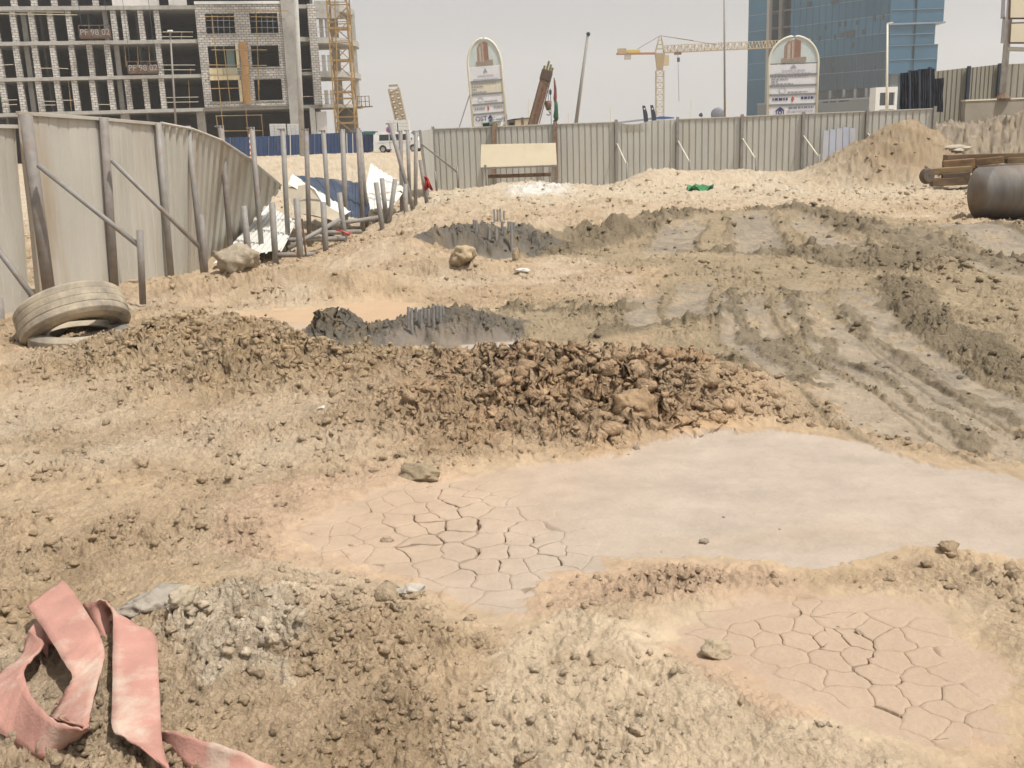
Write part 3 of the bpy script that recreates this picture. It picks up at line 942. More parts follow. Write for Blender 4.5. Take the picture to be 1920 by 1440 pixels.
MB().tube([P(-40, 420, 11.3), P(76, 575, 11.0)], .032, 8).build('brace', GALV_R, lf, smooth=True)
MB().tube([P(-4, 560, 11.6), P(6, 680, 11.6)], .06, 8).build('post', GALV_R, lf, smooth=True)
# torn end, twisting out of the line
def ruled(name, top, bot, ribs, depth, material, parent, label=None, nsub=7, rows=10):
    mb = MB()
    def at(pts, s):
        s = s * (len(pts) - 1)
        i = min(int(s), len(pts) - 2)
        t = s - i
        p0, p1, p2, p3 = pts[max(i - 1, 0)], pts[i], pts[i + 1], pts[min(i + 2, len(pts) - 1)]
        return .5 * ((2 * p1) + (p2 - p0) * t + (2 * p0 - 5 * p1 + 4 * p2 - p3) * t * t + (3 * p1 - p0 - 3 * p2 + p3) * t ** 3)
    cols = []
    for k in range(ribs):
        for t, d in ((0, 0), (.45, 0), (.55, 1), (.88, 1), (.97, 0)):
            cols.append(((k + t) / ribs, d))
    cols.append((1, 0))
    vs = []
    for i in range(rows + 1):
        f = i / rows
        for (s, d) in cols:
            a, b = at(top, s), at(bot, s)
            a2, b2 = at(top, min(1, s + .01)), at(bot, min(1, s + .01))
            if s > .985:
                a2, b2 = a + (a - at(top, s - .01)), b + (b - at(bot, s - .01))
            n_ = ((a2 + b2) - (a + b)).cross(b - a)
            if n_.length > 0: n_.normalize()
            vs.append(a * (1 - f) + b * f + n_ * (d * depth))
    n = len(cols)
    mb.add(vs, [(i * n + k, i * n + k + 1, (i + 1) * n + k + 1, (i + 1) * n + k) for i in range(rows) for k in range(n - 1)])
    return mb.build(name, material, parent, solid=.004)
o = ruled('panel', [P(302, 232, 16.2), P(360, 243, 17.4), P(415, 264, 18.8), P(470, 300, 20.4), P(527, 348, 22.0)],
          [P(322, 540, 16.2), P(355, 530, 17.6), P(393, 508, 19.5), P(455, 440, 21.8), P(526, 357, 24.0)], 19, .05, FENCE, lf)
o['label'] = 'torn panel twisting away from its posts'
MB().tube([P(302, 231, 16.15), P(360, 242, 17.35), P(415, 263, 18.75), P(470, 299, 20.35), P(527, 347, 21.95)], .025, 6).build('top_rail', FENCE, lf)

# bare posts left standing in a row (top pixel, foot pixel, depth)
bare = [((414, 235), (434, 486), 19.2, 'first bare steel post to the right of the torn fence panel, in front of it'),
        ((472, 238), (492, 484), 20.2, 'bare steel post in front of the tip of the torn fence panel'),
        ((530, 241), (541, 467), 21.2, 'bare steel post just right of the torn panel tip'),
        ((574, 241), (580, 446), 22.4, 'bare steel post standing before the blue fence and folded tan sheet'),
        ((606, 244), (619, 433), 23.3, 'bare steel post before the middle of the dark blue sheet'),
        ((642, 242), (649, 431), 24.0, 'bare steel post before the right half of the dark blue sheet'),
        ((671, 240), (681, 436), 24.4, 'front post of the close pair at the right edge of the dark blue sheet'),
        ((674, 244), (687, 402), 25.6, 'rear post of the close pair at the right edge of the dark blue sheet'),
        ((731, 231), (776, 398), 26.8, 'bare steel post leaning strongly left before the white van'),
        ((751, 245), (753, 372), 29.5, 'upright bare post behind the leaning post before the van'),
        ((764, 244), (768, 362), 31.0, 'slim upright bare post before the middle of the white van'),
        ((780, 245), (779, 388), 29.5, 'upright bare post before the nose of the white van'),
        ((788, 300), (803, 397), 28.0, 'steel post carrying the red cloth at the fence corner')]
for i, (t, b, Y, lab) in enumerate(bare):
    a, c = P(*t, Y), P(*b, Y)
    r_ = thing('fence_post', lab, 'post', c, 'bare posts of the broken fence')
    MB().tube([a, c + (c - a).normalized() * .35], .052 if Y < 24 else .058, 10).build('shaft', GALV if i % 3 else GALV_R, r_, smooth=True)
    if i not in (12,):
        MB().box(a + Vector((-.03, -.02, -.015)), (.15, .06, .03)).build('bracket', GALV_R, r_)
stk = [((457, 386), (467, 490), 18.4, 'short stake standing on the white sheet under the torn panel'), ((510, 380), (517, 494), 19.0, 'short stake at the right edge of the white flat sheet'),
       ((556, 372), (564, 496), 18.6, 'short thick stake nearest to the long fallen diagonal pipe'), ((606, 379), (611, 473), 20.2, 'short stake below the folded tan sheet'),
       ((636, 361), (647, 449), 21.8, 'short stake with red ribbon at its foot'), ((705, 342), (717, 431), 23.6, 'left of the three short stakes before the white sheets'),
       ((716, 334), (724, 409), 25.2, 'middle of the three short stakes before the white sheets'), ((741, 336), (730, 414), 25.0, 'right-leaning of the three short stakes before the white sheets'),
       ((760, 345), (761, 414), 26.0, 'short stake crossing the foot of the leaning post')]
for (t, b, Y, lab) in stk:
    a, c = P(*t, Y), P(*b, Y)
    o = MB().tube([a, c + (c - a).normalized() * .35], .058, 10).build('stake', GALV, smooth=True)
    tag(o, lab, 'stake', 'short stakes of the broken fence')
o = MB().tube([P(566, 410, 19), P(575, 490, 19)], .018, 6).build('rebar_rod', RUST); tag(o, 'thin rusty rod upright beside the short thick stake', 'rod')
pipes = [((637, 412), (540, 466), 21.5, 20.6, 'long fallen pipe slanting down left from the red-ribbon stake'), ((540, 450), (646, 447), 20.8, 21.6, 'fallen pipe lying level between two posts below the diagonal pipe'),
         ((518, 478), (596, 477), 19.0, 19.3, 'fallen pipe lying level by the feet of the front stakes'), ((642, 418), (713, 407), 23.8, 24.8, 'fallen pipe behind the red-ribbon stake'),
         ((717, 418), (776, 398), 25.2, 26.8, 'fallen pipe rising to the foot of the leaning post'), ((776, 398), (797, 401), 26.8, 27.4, 'short dark pipe between the leaning post and the red cloth post'),
         ((797, 399), (862, 372), 27.6, 31.0, 'fallen pipe running right from the red cloth post'), ((612, 436), (676, 434), 22.4, 23.2, 'fallen pipe lying level left of the close pair of posts')]
for (a, b, Ya, Yb_, lab) in pipes:
    o = MB().tube([P(*a, Ya), P(*b, Yb_)], .05, 8).build('fallen_pipe', GALV, smooth=True)
    tag(o, lab, 'pipe', 'pipes fallen from the fence')
o = MB().tube([P(630, 431, 21.5), P(641, 433, 21.4), P(652, 438, 21.4), P(660, 437, 21.5), P(648, 441, 21.4)], .02, 5).build('ribbon', REDP); tag(o, 'scrap of red ribbon tied round a stake foot', 'ribbon')

# fallen sheets
def flat_sheet(name, tl, tr, bl, br, ribs, material, label):
    o, _ = sheet(tl, tr, bl, br, ribs, .03, material, name, None, rows=3, groove=.3, wob=.01, seed=ribs, thick=.006)
    return tag(o, label, 'metal sheet', 'sheets fallen from the fence')
flat_sheet('fallen_sheet', P(505, 384, 24.5), P(556, 416, 22.8), P(400, 493, 18.6), P(530, 468, 19.6), 9, WHITE_S, 'bright white ribbed sheet lying flat under the torn fence panel')
flat_sheet('fallen_sheet', P(695, 307, 31.5), P(758, 345, 30.0), P(683, 362, 28.2), P(757, 358, 28.6), 7, WHITE_S, 'upper white ribbed sheet lying before the van')
flat_sheet('fallen_sheet', P(690, 364, 27.6), P(756, 361, 28.0), P(694, 393, 26.2), P(736, 388, 26.4), 5, WHITE_S, 'lower white ribbed sheet lying behind the three short stakes')
fs_ = thing('folded_sheet', 'fallen sheet folded like a tent with its shaded flap painted tan', 'metal sheet', P(600, 405, 23), 'sheets fallen from the fence')
ra, rb = P(548, 326, 25.6), P(658, 396, 23.2)
MB().prism([P(532, 352, 25.0), P(574, 346, 24.6), P(590, 356, 24.0), P(602, 377, 23.4), P(640, 404, 22.8), P(628, 414, 22.6), P(590, 404, 22.6), P(556, 400, 23.0)], (0, .012, 0)).build('flap', mat('tan_sheet_shaded', (.40, .34, .25), .6, 0, .08, 3), fs_)  # tan paints the shade on this side of the white sheet
o, _ = sheet(ra, rb, P(540, 345, 24.9), P(645, 404, 22.7), 4, .03, WHITE_S, 'top_face', fs_, rows=2)
ds = thing('fallen_sheet', 'large dark blue sheet lying bent among the posts', 'metal sheet', P(640, 400, 25), 'sheets fallen from the fence')
ruled('face', [P(545, 327, 26.2), P(600, 333, 26.8), P(660, 340, 27.2), P(682, 350, 26.8), P(693, 388, 25.4)], [P(640, 392, 24.4), P(650, 404, 24.6), P(664, 407, 24.8), P(678, 408, 24.9), P(690, 402, 24.9)], 9, .02, NAVY_S, ds)

# red cloth
mb = MB()
pts = [(797, 331), (801, 336), (805, 341), (810, 350), (812, 356), (806, 354), (803, 357), (798, 354), (795, 345), (795, 336)]
n = 9
rows_, cols_ = 7, 8
vs = []
for i in range(rows_ + 1):
    f = i / rows_
    for k in range(cols_ + 1):
        s = k / cols_
        l, r_ = 794.5 + f * 2 + 1.2 * math.sin(f * 5), 800 + 12 * f ** .8
        q = P(l + (r_ - l) * s, 331 + f * (24 + 3 * math.sin(9 * s)), 27.8)
        q.y += .07 * math.sin(s * 14 + f * 3) + .04 * math.sin(f * 9)
        vs.append(q)
mb.add(vs, [(i * (cols_ + 1) + k, i * (cols_ + 1) + k + 1, (i + 1) * (cols_ + 1) + k + 1, (i + 1) * (cols_ + 1) + k) for i in range(rows_) for k in range(cols_)])
tag(mb.build('red_cloth', RED, smooth=True, solid=.012), 'crumpled red cloth hanging on the fence corner post', 'cloth')

# ------------------------------------------------------------------ right hand side: black mesh, rear fence, wall, sign pole
rf = thing('hoarding_fence', 'rear metal fence, its shade painted in, raised behind the concrete wall at the right', 'fence', P(1850, 230, 43))
for (u0, v0, u1, v1, Y0, Y1, s_) in ((1752, 134, 1814, 127, 42.6, 43.2, 1), (1818, 127, 1872, 121, 43.2, 43.8, 2), (1876, 121, 1960, 117, 43.8, 44.8, 3)):
    a, b = P(u0, v0, Y0), P(u1, v1, Y1)
    sheet(a, b, a - Vector((0, 0, 2.5)), b - Vector((0, 0, 2.5)), 7, .04, FENCE_SHADE, 'panel', rf, seed=s_)
for (u, v, Y) in ((1816, 124, 43.1), (1874, 119, 43.7)):
    a = P(u, v, Y) + Vector((0, -.06, 0))
    MB().bar(a, a - Vector((0, 0, 2.6)), .12).build('post', SLATE, rf)
bm_ = thing('mesh_screen', 'black netting screen hung on posts behind the back fence end', 'screen', P(1725, 205, 41.5))
for k, (u0, u1, v0, vb) in enumerate(((1687, 1707, 137, 206), (1707, 1724, 133, 206), (1724, 1744, 130, 206), (1744, 1752, 130, 206), (1752, 1768, 148, 210))):
    a, b = P(u0, v0, 41.2 + .1 * k), P(u1, v0 - 2, 41.3 + .1 * k)
    c, d = P(u0, vb, 41.2 + .1 * k), P(u1, vb, 41.3 + .1 * k)
    sheet(a, b, c, d, 4, .06, BLACK, 'netting', bm_, wob=.03, seed=k + 60, rows=6)
for (u, v) in ((1706, 133), (1724, 131), (1744, 127)):
    MB().bar(P(u, v, 41.1), P(u, 212, 41.1), .06).build('post', SLATE, bm_)
    MB().box(P(u, v, 41.1), (.14, .06, .05)).build('post_cap', SLATE, bm_)
a, b = P(1811, 190, 40.6), P(1990, 183, 41.2)
w_ = thing('retaining_wall', 'low concrete wall, its lit top painted pale, at the right edge', 'wall', P(1860, 240, 41))
MB().prism([a, b, b - Vector((0, 0, 1.8)), a - Vector((0, 0, 1.8))], (0, .35, 0)).build('wall_face', CONC_W, w_)
MB().prism([a + Vector((-.03, -.03, .002)), b + Vector((0, -.03, .002)), b + Vector((0, .38, .002)), a + Vector((-.03, .38, .002))], (0, 0, .06)).build('lit_top', CREAM, w_)  # sunlit top of the wall painted as a paler strip
sp = thing('sign_pole', 'rust-flecked white steel pole on the wall carrying sign panels', 'pole', P(1879, 184, 41))
base = P(1879, 186, 40.9)
MB().tube([base + Vector((0, 0, .1)), base + Vector((.05, 0, 7.5))], [.13, .11], 14).build('pole', mat('pole_paint', (.52, .52, .52), .5, .2, .1, 5, (.35, .24, .20), .35, 2), sp, smooth=True)
MB().lathe(base, (0, 0, 1), [(.001, -.02), (.30, -.02), (.30, .03), (.13, .24), (.10, .24)], 12).build('base_plate', RUST, sp)
for (v0, v1) in ((-26, 36), (42, 82)):
    Y = 40.6
    for nm, m, g, dy in (('panel_frame', mat('frame_dark', (.16, .11, .08), .6), 0, 0), ('panel', CREAM, 3, -.03)):
        MB().prism([P(1893 + g, v0 + g, Y), P(2010, v0 + g - 4, Y), P(2010, v1 - g, Y), P(1891 + g, v1 - g, Y)], (0, .05, 0)).build(nm, m, sp).location.y += dy
    MB().prism([P(1881, v0 - 10, 41.2), P(1886, v0 - 10, 41.2), P(1884, v1 - 1, 41.2), P(1877, v1 - 1, 41.2)], (0, .05, 0)).build('back_panel', mat('lilac_back', (.42, .40, .44), .5), sp)
MB().tube([P(1889, 92, 40.8), P(1990, 94, 40.8)], .08, 12).build('cross_tube', FRAMEW, sp, smooth=True)

# ------------------------------------------------------------------ steel casing, timber stack, bricks
p0, p1 = P(1833, 362, 19.7), P(2080, 352, 18.0)
ax = (p1 - p0).normalized()
Lp = (p1 - p0).length
PIPE = mat('casing_steel', (.20, .19, .175), .6, .35, .3, 2.2, (.17, .115, .07), .55, .9, .2, 25, (2.2, .5, .5))
pi_ = thing('steel_casing', 'big dark rusty steel pipe lying at the right edge', 'pipe', p0)
MB().lathe(p0, ax, [(.46, 0), (.485, .02), (.485, .35), (.49, .36), (.49, .40), (.485, .41), (.485, Lp), (.45, Lp), (.45, 0)], 56, True).build('casing', PIPE, pi_, smooth=True)
beams = [((1772, 296), (1990, 290), 28.2, .16, .16, 'top timber beam of the stack, reaching out of the picture'), ((1768, 311), (1826, 306), 27.9, .26, .2, 'orange-brown beam end in the middle of the timber stack'),
         ((1742, 322), (1820, 317), 27.7, .17, .2, 'pale timber beam jutting out at the left of the stack'), ((1766, 333), (1818, 329), 27.6, .2, .2, 'short timber block near the bottom of the stack'),
         ((1745, 342), (1824, 338), 27.6, .2, .2, 'lowest dark timber beam of the stack'), ((1828, 304), (1880, 299), 28.1, .18, .2, 'dark timber block in the middle row of the stack'),
         ((1884, 301), (1990, 296), 28.1, .16, .2, 'pale timber at the right of the stack above the pipe'), ((1826, 318), (1990, 312), 27.9, .2, .3, 'rear timber beam showing behind the steel pipe'),
         ((1828, 334), (1990, 328), 27.8, .22, .3, 'lower rear timber hidden mostly by the steel pipe')]
for k, (a, b, Y, hh, ww, lab) in enumerate(beams):
    o = MB().bar(P(*a, Y), P(*b, Y - .2), ww + .2, hh, (0, 0, 1)).build('timber_beam', mat('timber_%d' % (k % 4), ((.17, .11, .06), (.24, .145, .07), (.24, .165, .085), (.11, .08, .055))[k % 4], .85, 0, .3, 4, (.07, .05, .035), .4, 2.5, .3, 30, (.3, 1, 1)), bevel=.012)
    tag(o, lab, 'timber', 'stacked timbers beside the dirt pile')
o = MB().lathe(P(1738, 330, 27.4), (.3, -1, .1), [(.02, -.1), (.17, -.1), (.21, -.04), (.21, .04), (.17, .1), (.02, .1)], 20).build('timber_log', mat('shadow_brown', (.10, .075, .055), .9, 0, .2, 6)); tag(o, 'dark disc painted as the shadow at the left foot of the timber stack', 'log')  # dark disc added as the shadow beside the stack

# ------------------------------------------------------------------ building shell at the left
Pa, Pb = P(0, 200, 112.0), P(690, 200, 120.5)
BA = Vector((Pb.x - Pa.x, Pb.y - Pa.y, 0)).normalized()
BB = Vector((-BA.y, BA.x, 0))
if BB.y < 0: BB = -BB
BO = Vector((Pa.x, Pa.y, 0))
def fp(u, v):
    d = ray(u, v)
    t = (BO - EYE).dot(BB) / d.dot(BB)
    q = EYE + d * t
    return (q - BO).dot(BA), q.z
def bw(a, b, z):
    return BO + BA * a + BB * b + Vector((0, 0, z))
BAX = (BA, BB, Vector((0, 0, 1)))
def bbox(mb, a0, a1, b0, b1, z0, z1):
    return mb.box(bw((a0 + a1) / 2, (b0 + b1) / 2, (z0 + z1) / 2), (a1 - a0, b1 - b0, z1 - z0), BAX)
def block_material():
    m = bpy.data.materials.new('white_blockwork')
    m.use_nodes = True
    N, L = m.node_tree.nodes, m.node_tree.links
    b = N['Principled BSDF']
    tc = N.new('ShaderNodeTexCoord')
    sx = N.new('ShaderNodeSeparateXYZ'); L.new(tc.outputs['Object'], sx.inputs[0])
    cx = N.new('ShaderNodeCombineXYZ'); L.new(sx.outputs[0], cx.inputs[0]); L.new(sx.outputs[2], cx.inputs[1])
    br = N.new('ShaderNodeTexBrick')
    br.inputs['Scale'].default_value = 1.0
    br.inputs['Mortar Size'].default_value = .035
    br.inputs['Brick Width'].default_value = .55
    br.inputs['Row Height'].default_value = .26
    br.inputs['Color1'].default_value = (.66, .63, .59, 1)
    br.inputs['Color2'].default_value = (.50, .48, .45, 1)
    br.inputs['Mortar'].default_value = (.25, .235, .215, 1)
    L.new(cx.outputs[0], br.inputs['Vector'])
    nz = N.new('ShaderNodeTexNoise'); nz.inputs['Scale'].default_value = .5; nz.inputs['Detail'].default_value = 6
    L.new(tc.outputs['Object'], nz.inputs['Vector'])
    mx = N.new('ShaderNodeMix'); mx.data_type = 'RGBA'; mx.blend_type = 'MULTIPLY'; mx.inputs[0].default_value = .75
    rp = N.new('ShaderNodeValToRGB'); rp.color_ramp.elements[0].color = (.62, .62, .60, 1); rp.color_ramp.elements[0].position = .35; rp.color_ramp.elements[1].position = .6
    L.new(nz.outputs[0], rp.inputs[0]); L.new(br.outputs[0], mx.inputs[6]); L.new(rp.outputs[0], mx.inputs[7])
    L.new(mx.outputs[2], b.inputs['Base Color'])
    b.inputs['Roughness'].default_value = .9
    bp = N.new('ShaderNodeBump'); bp.inputs['Strength'].default_value = .6; bp.inputs['Distance'].default_value = .03
    L.new(br.outputs['Fac'], bp.inputs['Height']); bp.invert = True
    L.new(bp.outputs[0], b.inputs['Normal'])
    return m
BLOCK = block_material()
bld = thing('building_shell', 'concrete building shell of white block piers and dark open floors at left', 'building', bw(20, 0, .5))
slab_v = [(207, 213.5), (142.5, 149), (76, 83), (11, 18.5)]
Z = []
for (t, b) in slab_v:
    Z.append((fp(200, t)[1], fp(200, b)[1]))
pitch = Z[3][0] - Z[2][0]
Z.append((Z[3][0] + pitch, Z[3][1] + pitch))
a_wall0, a_wall1 = fp(376, 120)[0], fp(535, 120)[0]
a_bay1 = fp(560, 120)[0]
a_right = fp(598, 120)[0]
AL = -14.0
D = 16.0
for k, (zt, zb) in enumerate(Z):
    bbox(MB(), AL, a_right, -.10, D, zb, zt).build('floor_slab', CONC, bld)
bbox(MB(), AL, a_right, D, D + .3, 0, Z[4][0]).build('rear_wall', CONC_SHADE, bld)
bbox(MB(), a_right - .3, a_right, 4, D, 0, Z[4][0]).build('side_wall', CONC_SHADE, bld)
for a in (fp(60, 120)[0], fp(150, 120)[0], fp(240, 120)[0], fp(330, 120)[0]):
    bbox(MB(), a - 4, a - 3.8, 3.0, D, 0, Z[3][1]).build('partition', CONC_SHADE, bld)
# block piers, floor by floor (photo columns at mid height)
floors = [(178, Z[0][0], Z[1][1], [-29, 6, 40, 74, 109, 142, 175, 209, 241, 274, 305]), (113, Z[1][0], Z[2][1], [-36, -2, 32, 67, 101, 136, 170, 203, 299]),
          (47, Z[2][0], Z[3][1], [-44, -10, 25, 60, 95, 130, 214, 234, 265, 295]), (-15, Z[3][0], Z[3][0] + 1.0, [-20, 22, 60, 98, 136, 176])]
for vm, z0, z1, us in floors:
    for u in us:
        a = fp(u, vm)[0]
        bbox(MB(), a - .28, a + .28, .05, .75, z0, z1).build('block_pier', BLOCK, bld)
for vm, z0, z1, us in ((178, Z[0][0], Z[1][1], [55, 224]), (113, Z[1][0], Z[2][1], [48, 218]), (47, Z[2][0], Z[3][1], [41, 196])):
    for u in us:
        a = fp(u, vm)[0]
        bbox(MB(), a - .25, a + .25, 1.2, 1.8, z0, z1).build('column', CONC, bld)
for u in (95, 235, 378):
    a = fp(u, 240)[0]
    bbox(MB(), a - .45, a + .45, .8, 1.7, 0, Z[0][1]).build('column', CONC, bld)
# white parapet blocks of the unfinished storey
for (u0, u1) in ((210, 298), (316, 350)):
    bbox(MB(), fp(u0, 5)[0], fp(u1, 5)[0], .05, .3, Z[3][0], Z[3][0] + .75).build('parapet', mat('white_block', (.68, .66, .63), .8, 0, .05, 1), bld)
# blockwork front with six window openings
wins = [[(386, 440, 26, 64), (469, 521, 28, 64)], [(391, 443, 87, 128), (472, 523, 87, 128)], [(396, 448, 151, 191), (478, 529, 149, 189)]]
zrow = [(Z[2][0], Z[3][0] + .15), (Z[1][0], Z[2][0]), (Z[0][0], Z[1][0])]
for row, (z0, z1) in zip(wins, zrow):
    (l0, l1, t0, b0), (r0, r1, t1, b1) = row
    vm = (t0 + b0) / 2
    aL0, aL1, aR0, aR1 = fp(l0, vm)[0], fp(l1, vm)[0], fp(r0, vm)[0], fp(r1, vm)[0]
    zt, zb = fp(l0, t0)[1], fp(l0, b0)[1]
    for (x0, x1, y0, y1) in ((a_wall0, aL0, z0, z1), (aL1, aR0, z0, z1), (aR1, a_wall1, z0, z1)):
        bbox(MB(), x0, x1, -.35, .05, y0, y1).build('block_wall', BLOCK, bld)
    for (x0, x1) in ((aL0, aL1), (aR0, aR1)):
        wl_ = bbox(MB(), x0, x1, -.34, .04, z0, zb).build('block_wall', BLOCK, bld)
        bbox(MB(), x0, x1, -.34, .04, zt, z1).build('lintel', BLOCK, bld)
        bbox(MB(), x0 - .1, x1 + .1, -.42, -.34, zb - .10, zb).build('window_sill', CONC, wl_)
bbox(MB(), a_wall0, a_wall1, -.45, -.35, Z[3][0] + .05, Z[3][0] + .35).build('floor_edge', WPAINT, bld)
# concrete shear wall, open bay, block pier
bbox(MB(), a_wall1 + .01, a_bay1, -.6, .3, 0, Z[3][0] + 2.5).build('shear_wall', CONC, bld)
bbox(MB(), fp(584, 120)[0], a_right + .05, -.6, 2.0, Z[0][0], Z[3][0]).build('block_pier', BLOCK, bld)
bbox(MB(), fp(582, 230)[0], fp(592, 230)[0], -.4, 1.2, 0, Z[0][1]).build('column', CONC, bld)
# rounded balconies at the corner
a_c, a_e = a_right, fp(689, 150)[0]
def round_slab(z0, z1, ext, b_ext=9.0):
    pts = [bw(a_c, -.55, 0)]
    for k in range(15):
        t = k / 14 * math.pi / 2
        pts.append(bw(a_c + ext * math.sin(t), -.55 + b_ext * (1 - math.cos(t)), 0))
    pts.append(bw(a_c, b_ext - .55, 0))
    return MB().prism([p + Vector((0, 0, z0)) for p in pts], (0, 0, z1 - z0))
for k in range(4):
    zt, zb = Z[k]
    round_slab(zb - (.25 if k else 0), zt, (a_e - a_c) * (1.0 if k < 3 else .95)).build('round_balcony', CONC, bld)
round_slab(Z[3][0], Z[3][0] + .01, (a_e - a_c) * .5).build('round_balcony', CONC, bld)
bbox(MB(), a_c + .02, a_c + (a_e - a_c) * .5, -.5, .2, Z[2][0] + 2.0, Z[3][0] + .3).build('balcony_wall', CONC, bld)
for k in range(3):
    for f_ in (.35, .72):
        bbox(MB(), a_c + (a_e - a_c) * f_, a_c + (a_e - a_c) * f_ + .9, 4.5, 5.4, Z[k][0], Z[k + 1][1]).build('column', CONC, bld)
    for f_ in (.08, .2):
        bbox(MB(), a_c + (a_e - a_c) * f_, a_c + (a_e - a_c) * f_ + .45, 1.4, 1.5, Z[k][0], Z[k][0] + 1.6 + .3 * k).build('door_panel', WPAINT, bld)
    for (zz) in (.6, 1.1):
        MB().tube([bw(a_c, -.3, Z[k][0] + zz), bw(a_c + (a_e - a_c) * .55, .6, Z[k][0] + zz)], .03, 6).build('guard_rail', YEL, bld)
bbox(MB(), a_c + (a_e - a_c) * .35, a_c + (a_e - a_c) * .8, 4.6, 5.0, 0, Z[0][1]).build('column', CONC_SHADE, bld)
bbox(MB(), fp(594, 235)[0], fp(614, 235)[0], .3, .5, .8, Z[0][1] - .4).build('door_panel', WPAINT, bld)
bbox(MB(), fp(628, 235)[0], fp(637, 235)[0], .9, 1.1, .8, Z[0][1] - .3).build('door_panel', WPAINT, bld)
# plywood covers
def fquad(mb, u0, v0, u1, v1, b=-.5, th=.06):
    a0, z0 = fp(u0, v0); a1, z1 = fp(u1, v1)
    vm = (v0 + v1) / 2
    return bbox(mb, fp(u0, vm)[0], fp(u1, vm)[0], b - th, b, z1, z0)
fquad(MB(), 452, 79, 465, 137).build('plywood_cover', PLY, bld)
fquad(MB(), 455, 137, 469, 195).build('plywood_cover', PLY, bld)
fquad(MB(), 393, 129, 418, 142).build('plywood_cover', PLY_C, bld)
fquad(MB(), 419, 129, 446, 142).build('plywood_cover', mat('plywood_grey', (.46, .42, .30), .8), bld)
fquad(MB(), 394, 143, 450, 150).build('plywood_cover', PLY_C, bld)
fquad(MB(), 443, 80, 448, 128).build('plywood_cover', PLY_C, bld)
fquad(MB(), 449, 151, 454, 191).build('plywood_cover', PLY_C, bld)
fquad(MB(), 425, 92, 440, 127, .3).build('green_film', mat('green_film', (.16, .24, .21), .4), bld)
# scaffold tubes and guard rails on the front
def sc(u0, v0, u1, v1, b=-.9, r=.05, m=None, nm='scaffold_tube'):
    a0, z0 = fp(u0, v0); a1, z1 = fp(u1, v1)
    return MB().tube([bw(a0, b, z0), bw(a1, b, z1)], r, 6).build(nm, m or YEL, bld)
for (u0, v0, u1, v1) in ((397, 95, 500, 95), (392, 123, 500, 124), (397, 167, 450, 166), (383, 33, 440, 33), (470, 33, 520, 34), (405, 218, 492, 216), (414, 246, 494, 245), (398, 20, 540, 22), (484, 151, 486, 190),
                         (398, 30, 420, 250), (480, 20, 486, 170), (449, 77, 466, 258), (406, 218, 412, 258), (490, 215, 494, 258), (420, 88, 432, 190)):
    sc(u0, v0, u1, v1)
for (u0, v0, u1, v1) in ((0, 26, 145, 28), (0, 21, 120, 23), (305, 122, 366, 122), (305, 131, 366, 131), (312, 183, 372, 182), (312, 192, 372, 191), (305, 60, 362, 60), (304, 69, 362, 69), (5, 188, 32, 187), (5, 197, 32, 196),
                         (82, 190, 104, 190), (82, 197, 104, 197), (75, 128, 98, 128), (110, 128, 128, 129), (5, 122, 25, 121), (118, 188, 136, 188), (184, 196, 206, 196), (560, 70, 580, 70), (561, 131, 584, 130), (562, 181, 588, 181)):
    sc(u0, v0, u1, v1, -.02, .04, mat('pale_rail', (.50, .46, .36), .6), 'guard_rail')
for (u0, v0, u1, v1) in ((127, 150, 133, 207), (340, 60, 340, 76), (357, 128, 357, 142), (353, 150, 356, 206), (233, 85, 236, 125), (257, 85, 259, 125), (278, 85, 281, 125)):
    sc(u0, v0, u1, v1, .3, .04)
# steel window grids of the top row
for (l0, l1, t0, b0) in wins[0]:
    for k in range(1, 5):
        sc(l0 + (l1 - l0) * k / 5, t0, l0 + (l1 - l0) * k / 5 + 2, b0, -.1, .03, mat('grid_grey', (.28, .30, .34), .6), 'window_grid')
    for k in range(1, 3):
        sc(l0, t0 + (b0 - t0) * k / 3, l1, t0 + (b0 - t0) * k / 3, -.1, .03, mat('grid_grey', (0, 0, 0)), 'window_grid')
# hanging cradles with painted numbers
TXT = mat('white_letters', (.36, .34, .33), .8, 0, .3, 3)
def textobj(s, loc, ax, size, m, parent, name='lettering'):
    cu = bpy.data.curves.new(name, 'FONT')
    cu.body = s
    cu.size = size
    cu.align_x = 'CENTER'; cu.align_y = 'CENTER'
    cu.extrude = size * .01
    cu.materials.append(m)
    o = bpy.data.objects.new(name, cu)
    COL.objects.link(o)
    X, Zv = ax
    Yv = Zv.cross(X)
    mt = Matrix((X, Zv, X.cross(Zv))).transposed().to_4x4()
    mt.translation = loc
    o.matrix_world = mt
    bpy.context.view_layer.update()
    me = bpy.data.meshes.new_from_object(o.evaluated_get(bpy.context.evaluated_depsgraph_get()))
    bpy.data.objects.remove(o)
    o = bpy.data.objects.new(name, me)
    COL.objects.link(o)
    o.matrix_world = mt
    if parent is not None:
        o.parent = parent
        o.matrix_parent_inverse = parent.matrix_basis.inverted()
    return o
CRAD = mat('cradle_steel', (.13, .075, .05), .7, .1, .2, 2, (.25, .22, .17), .3, 1.5)
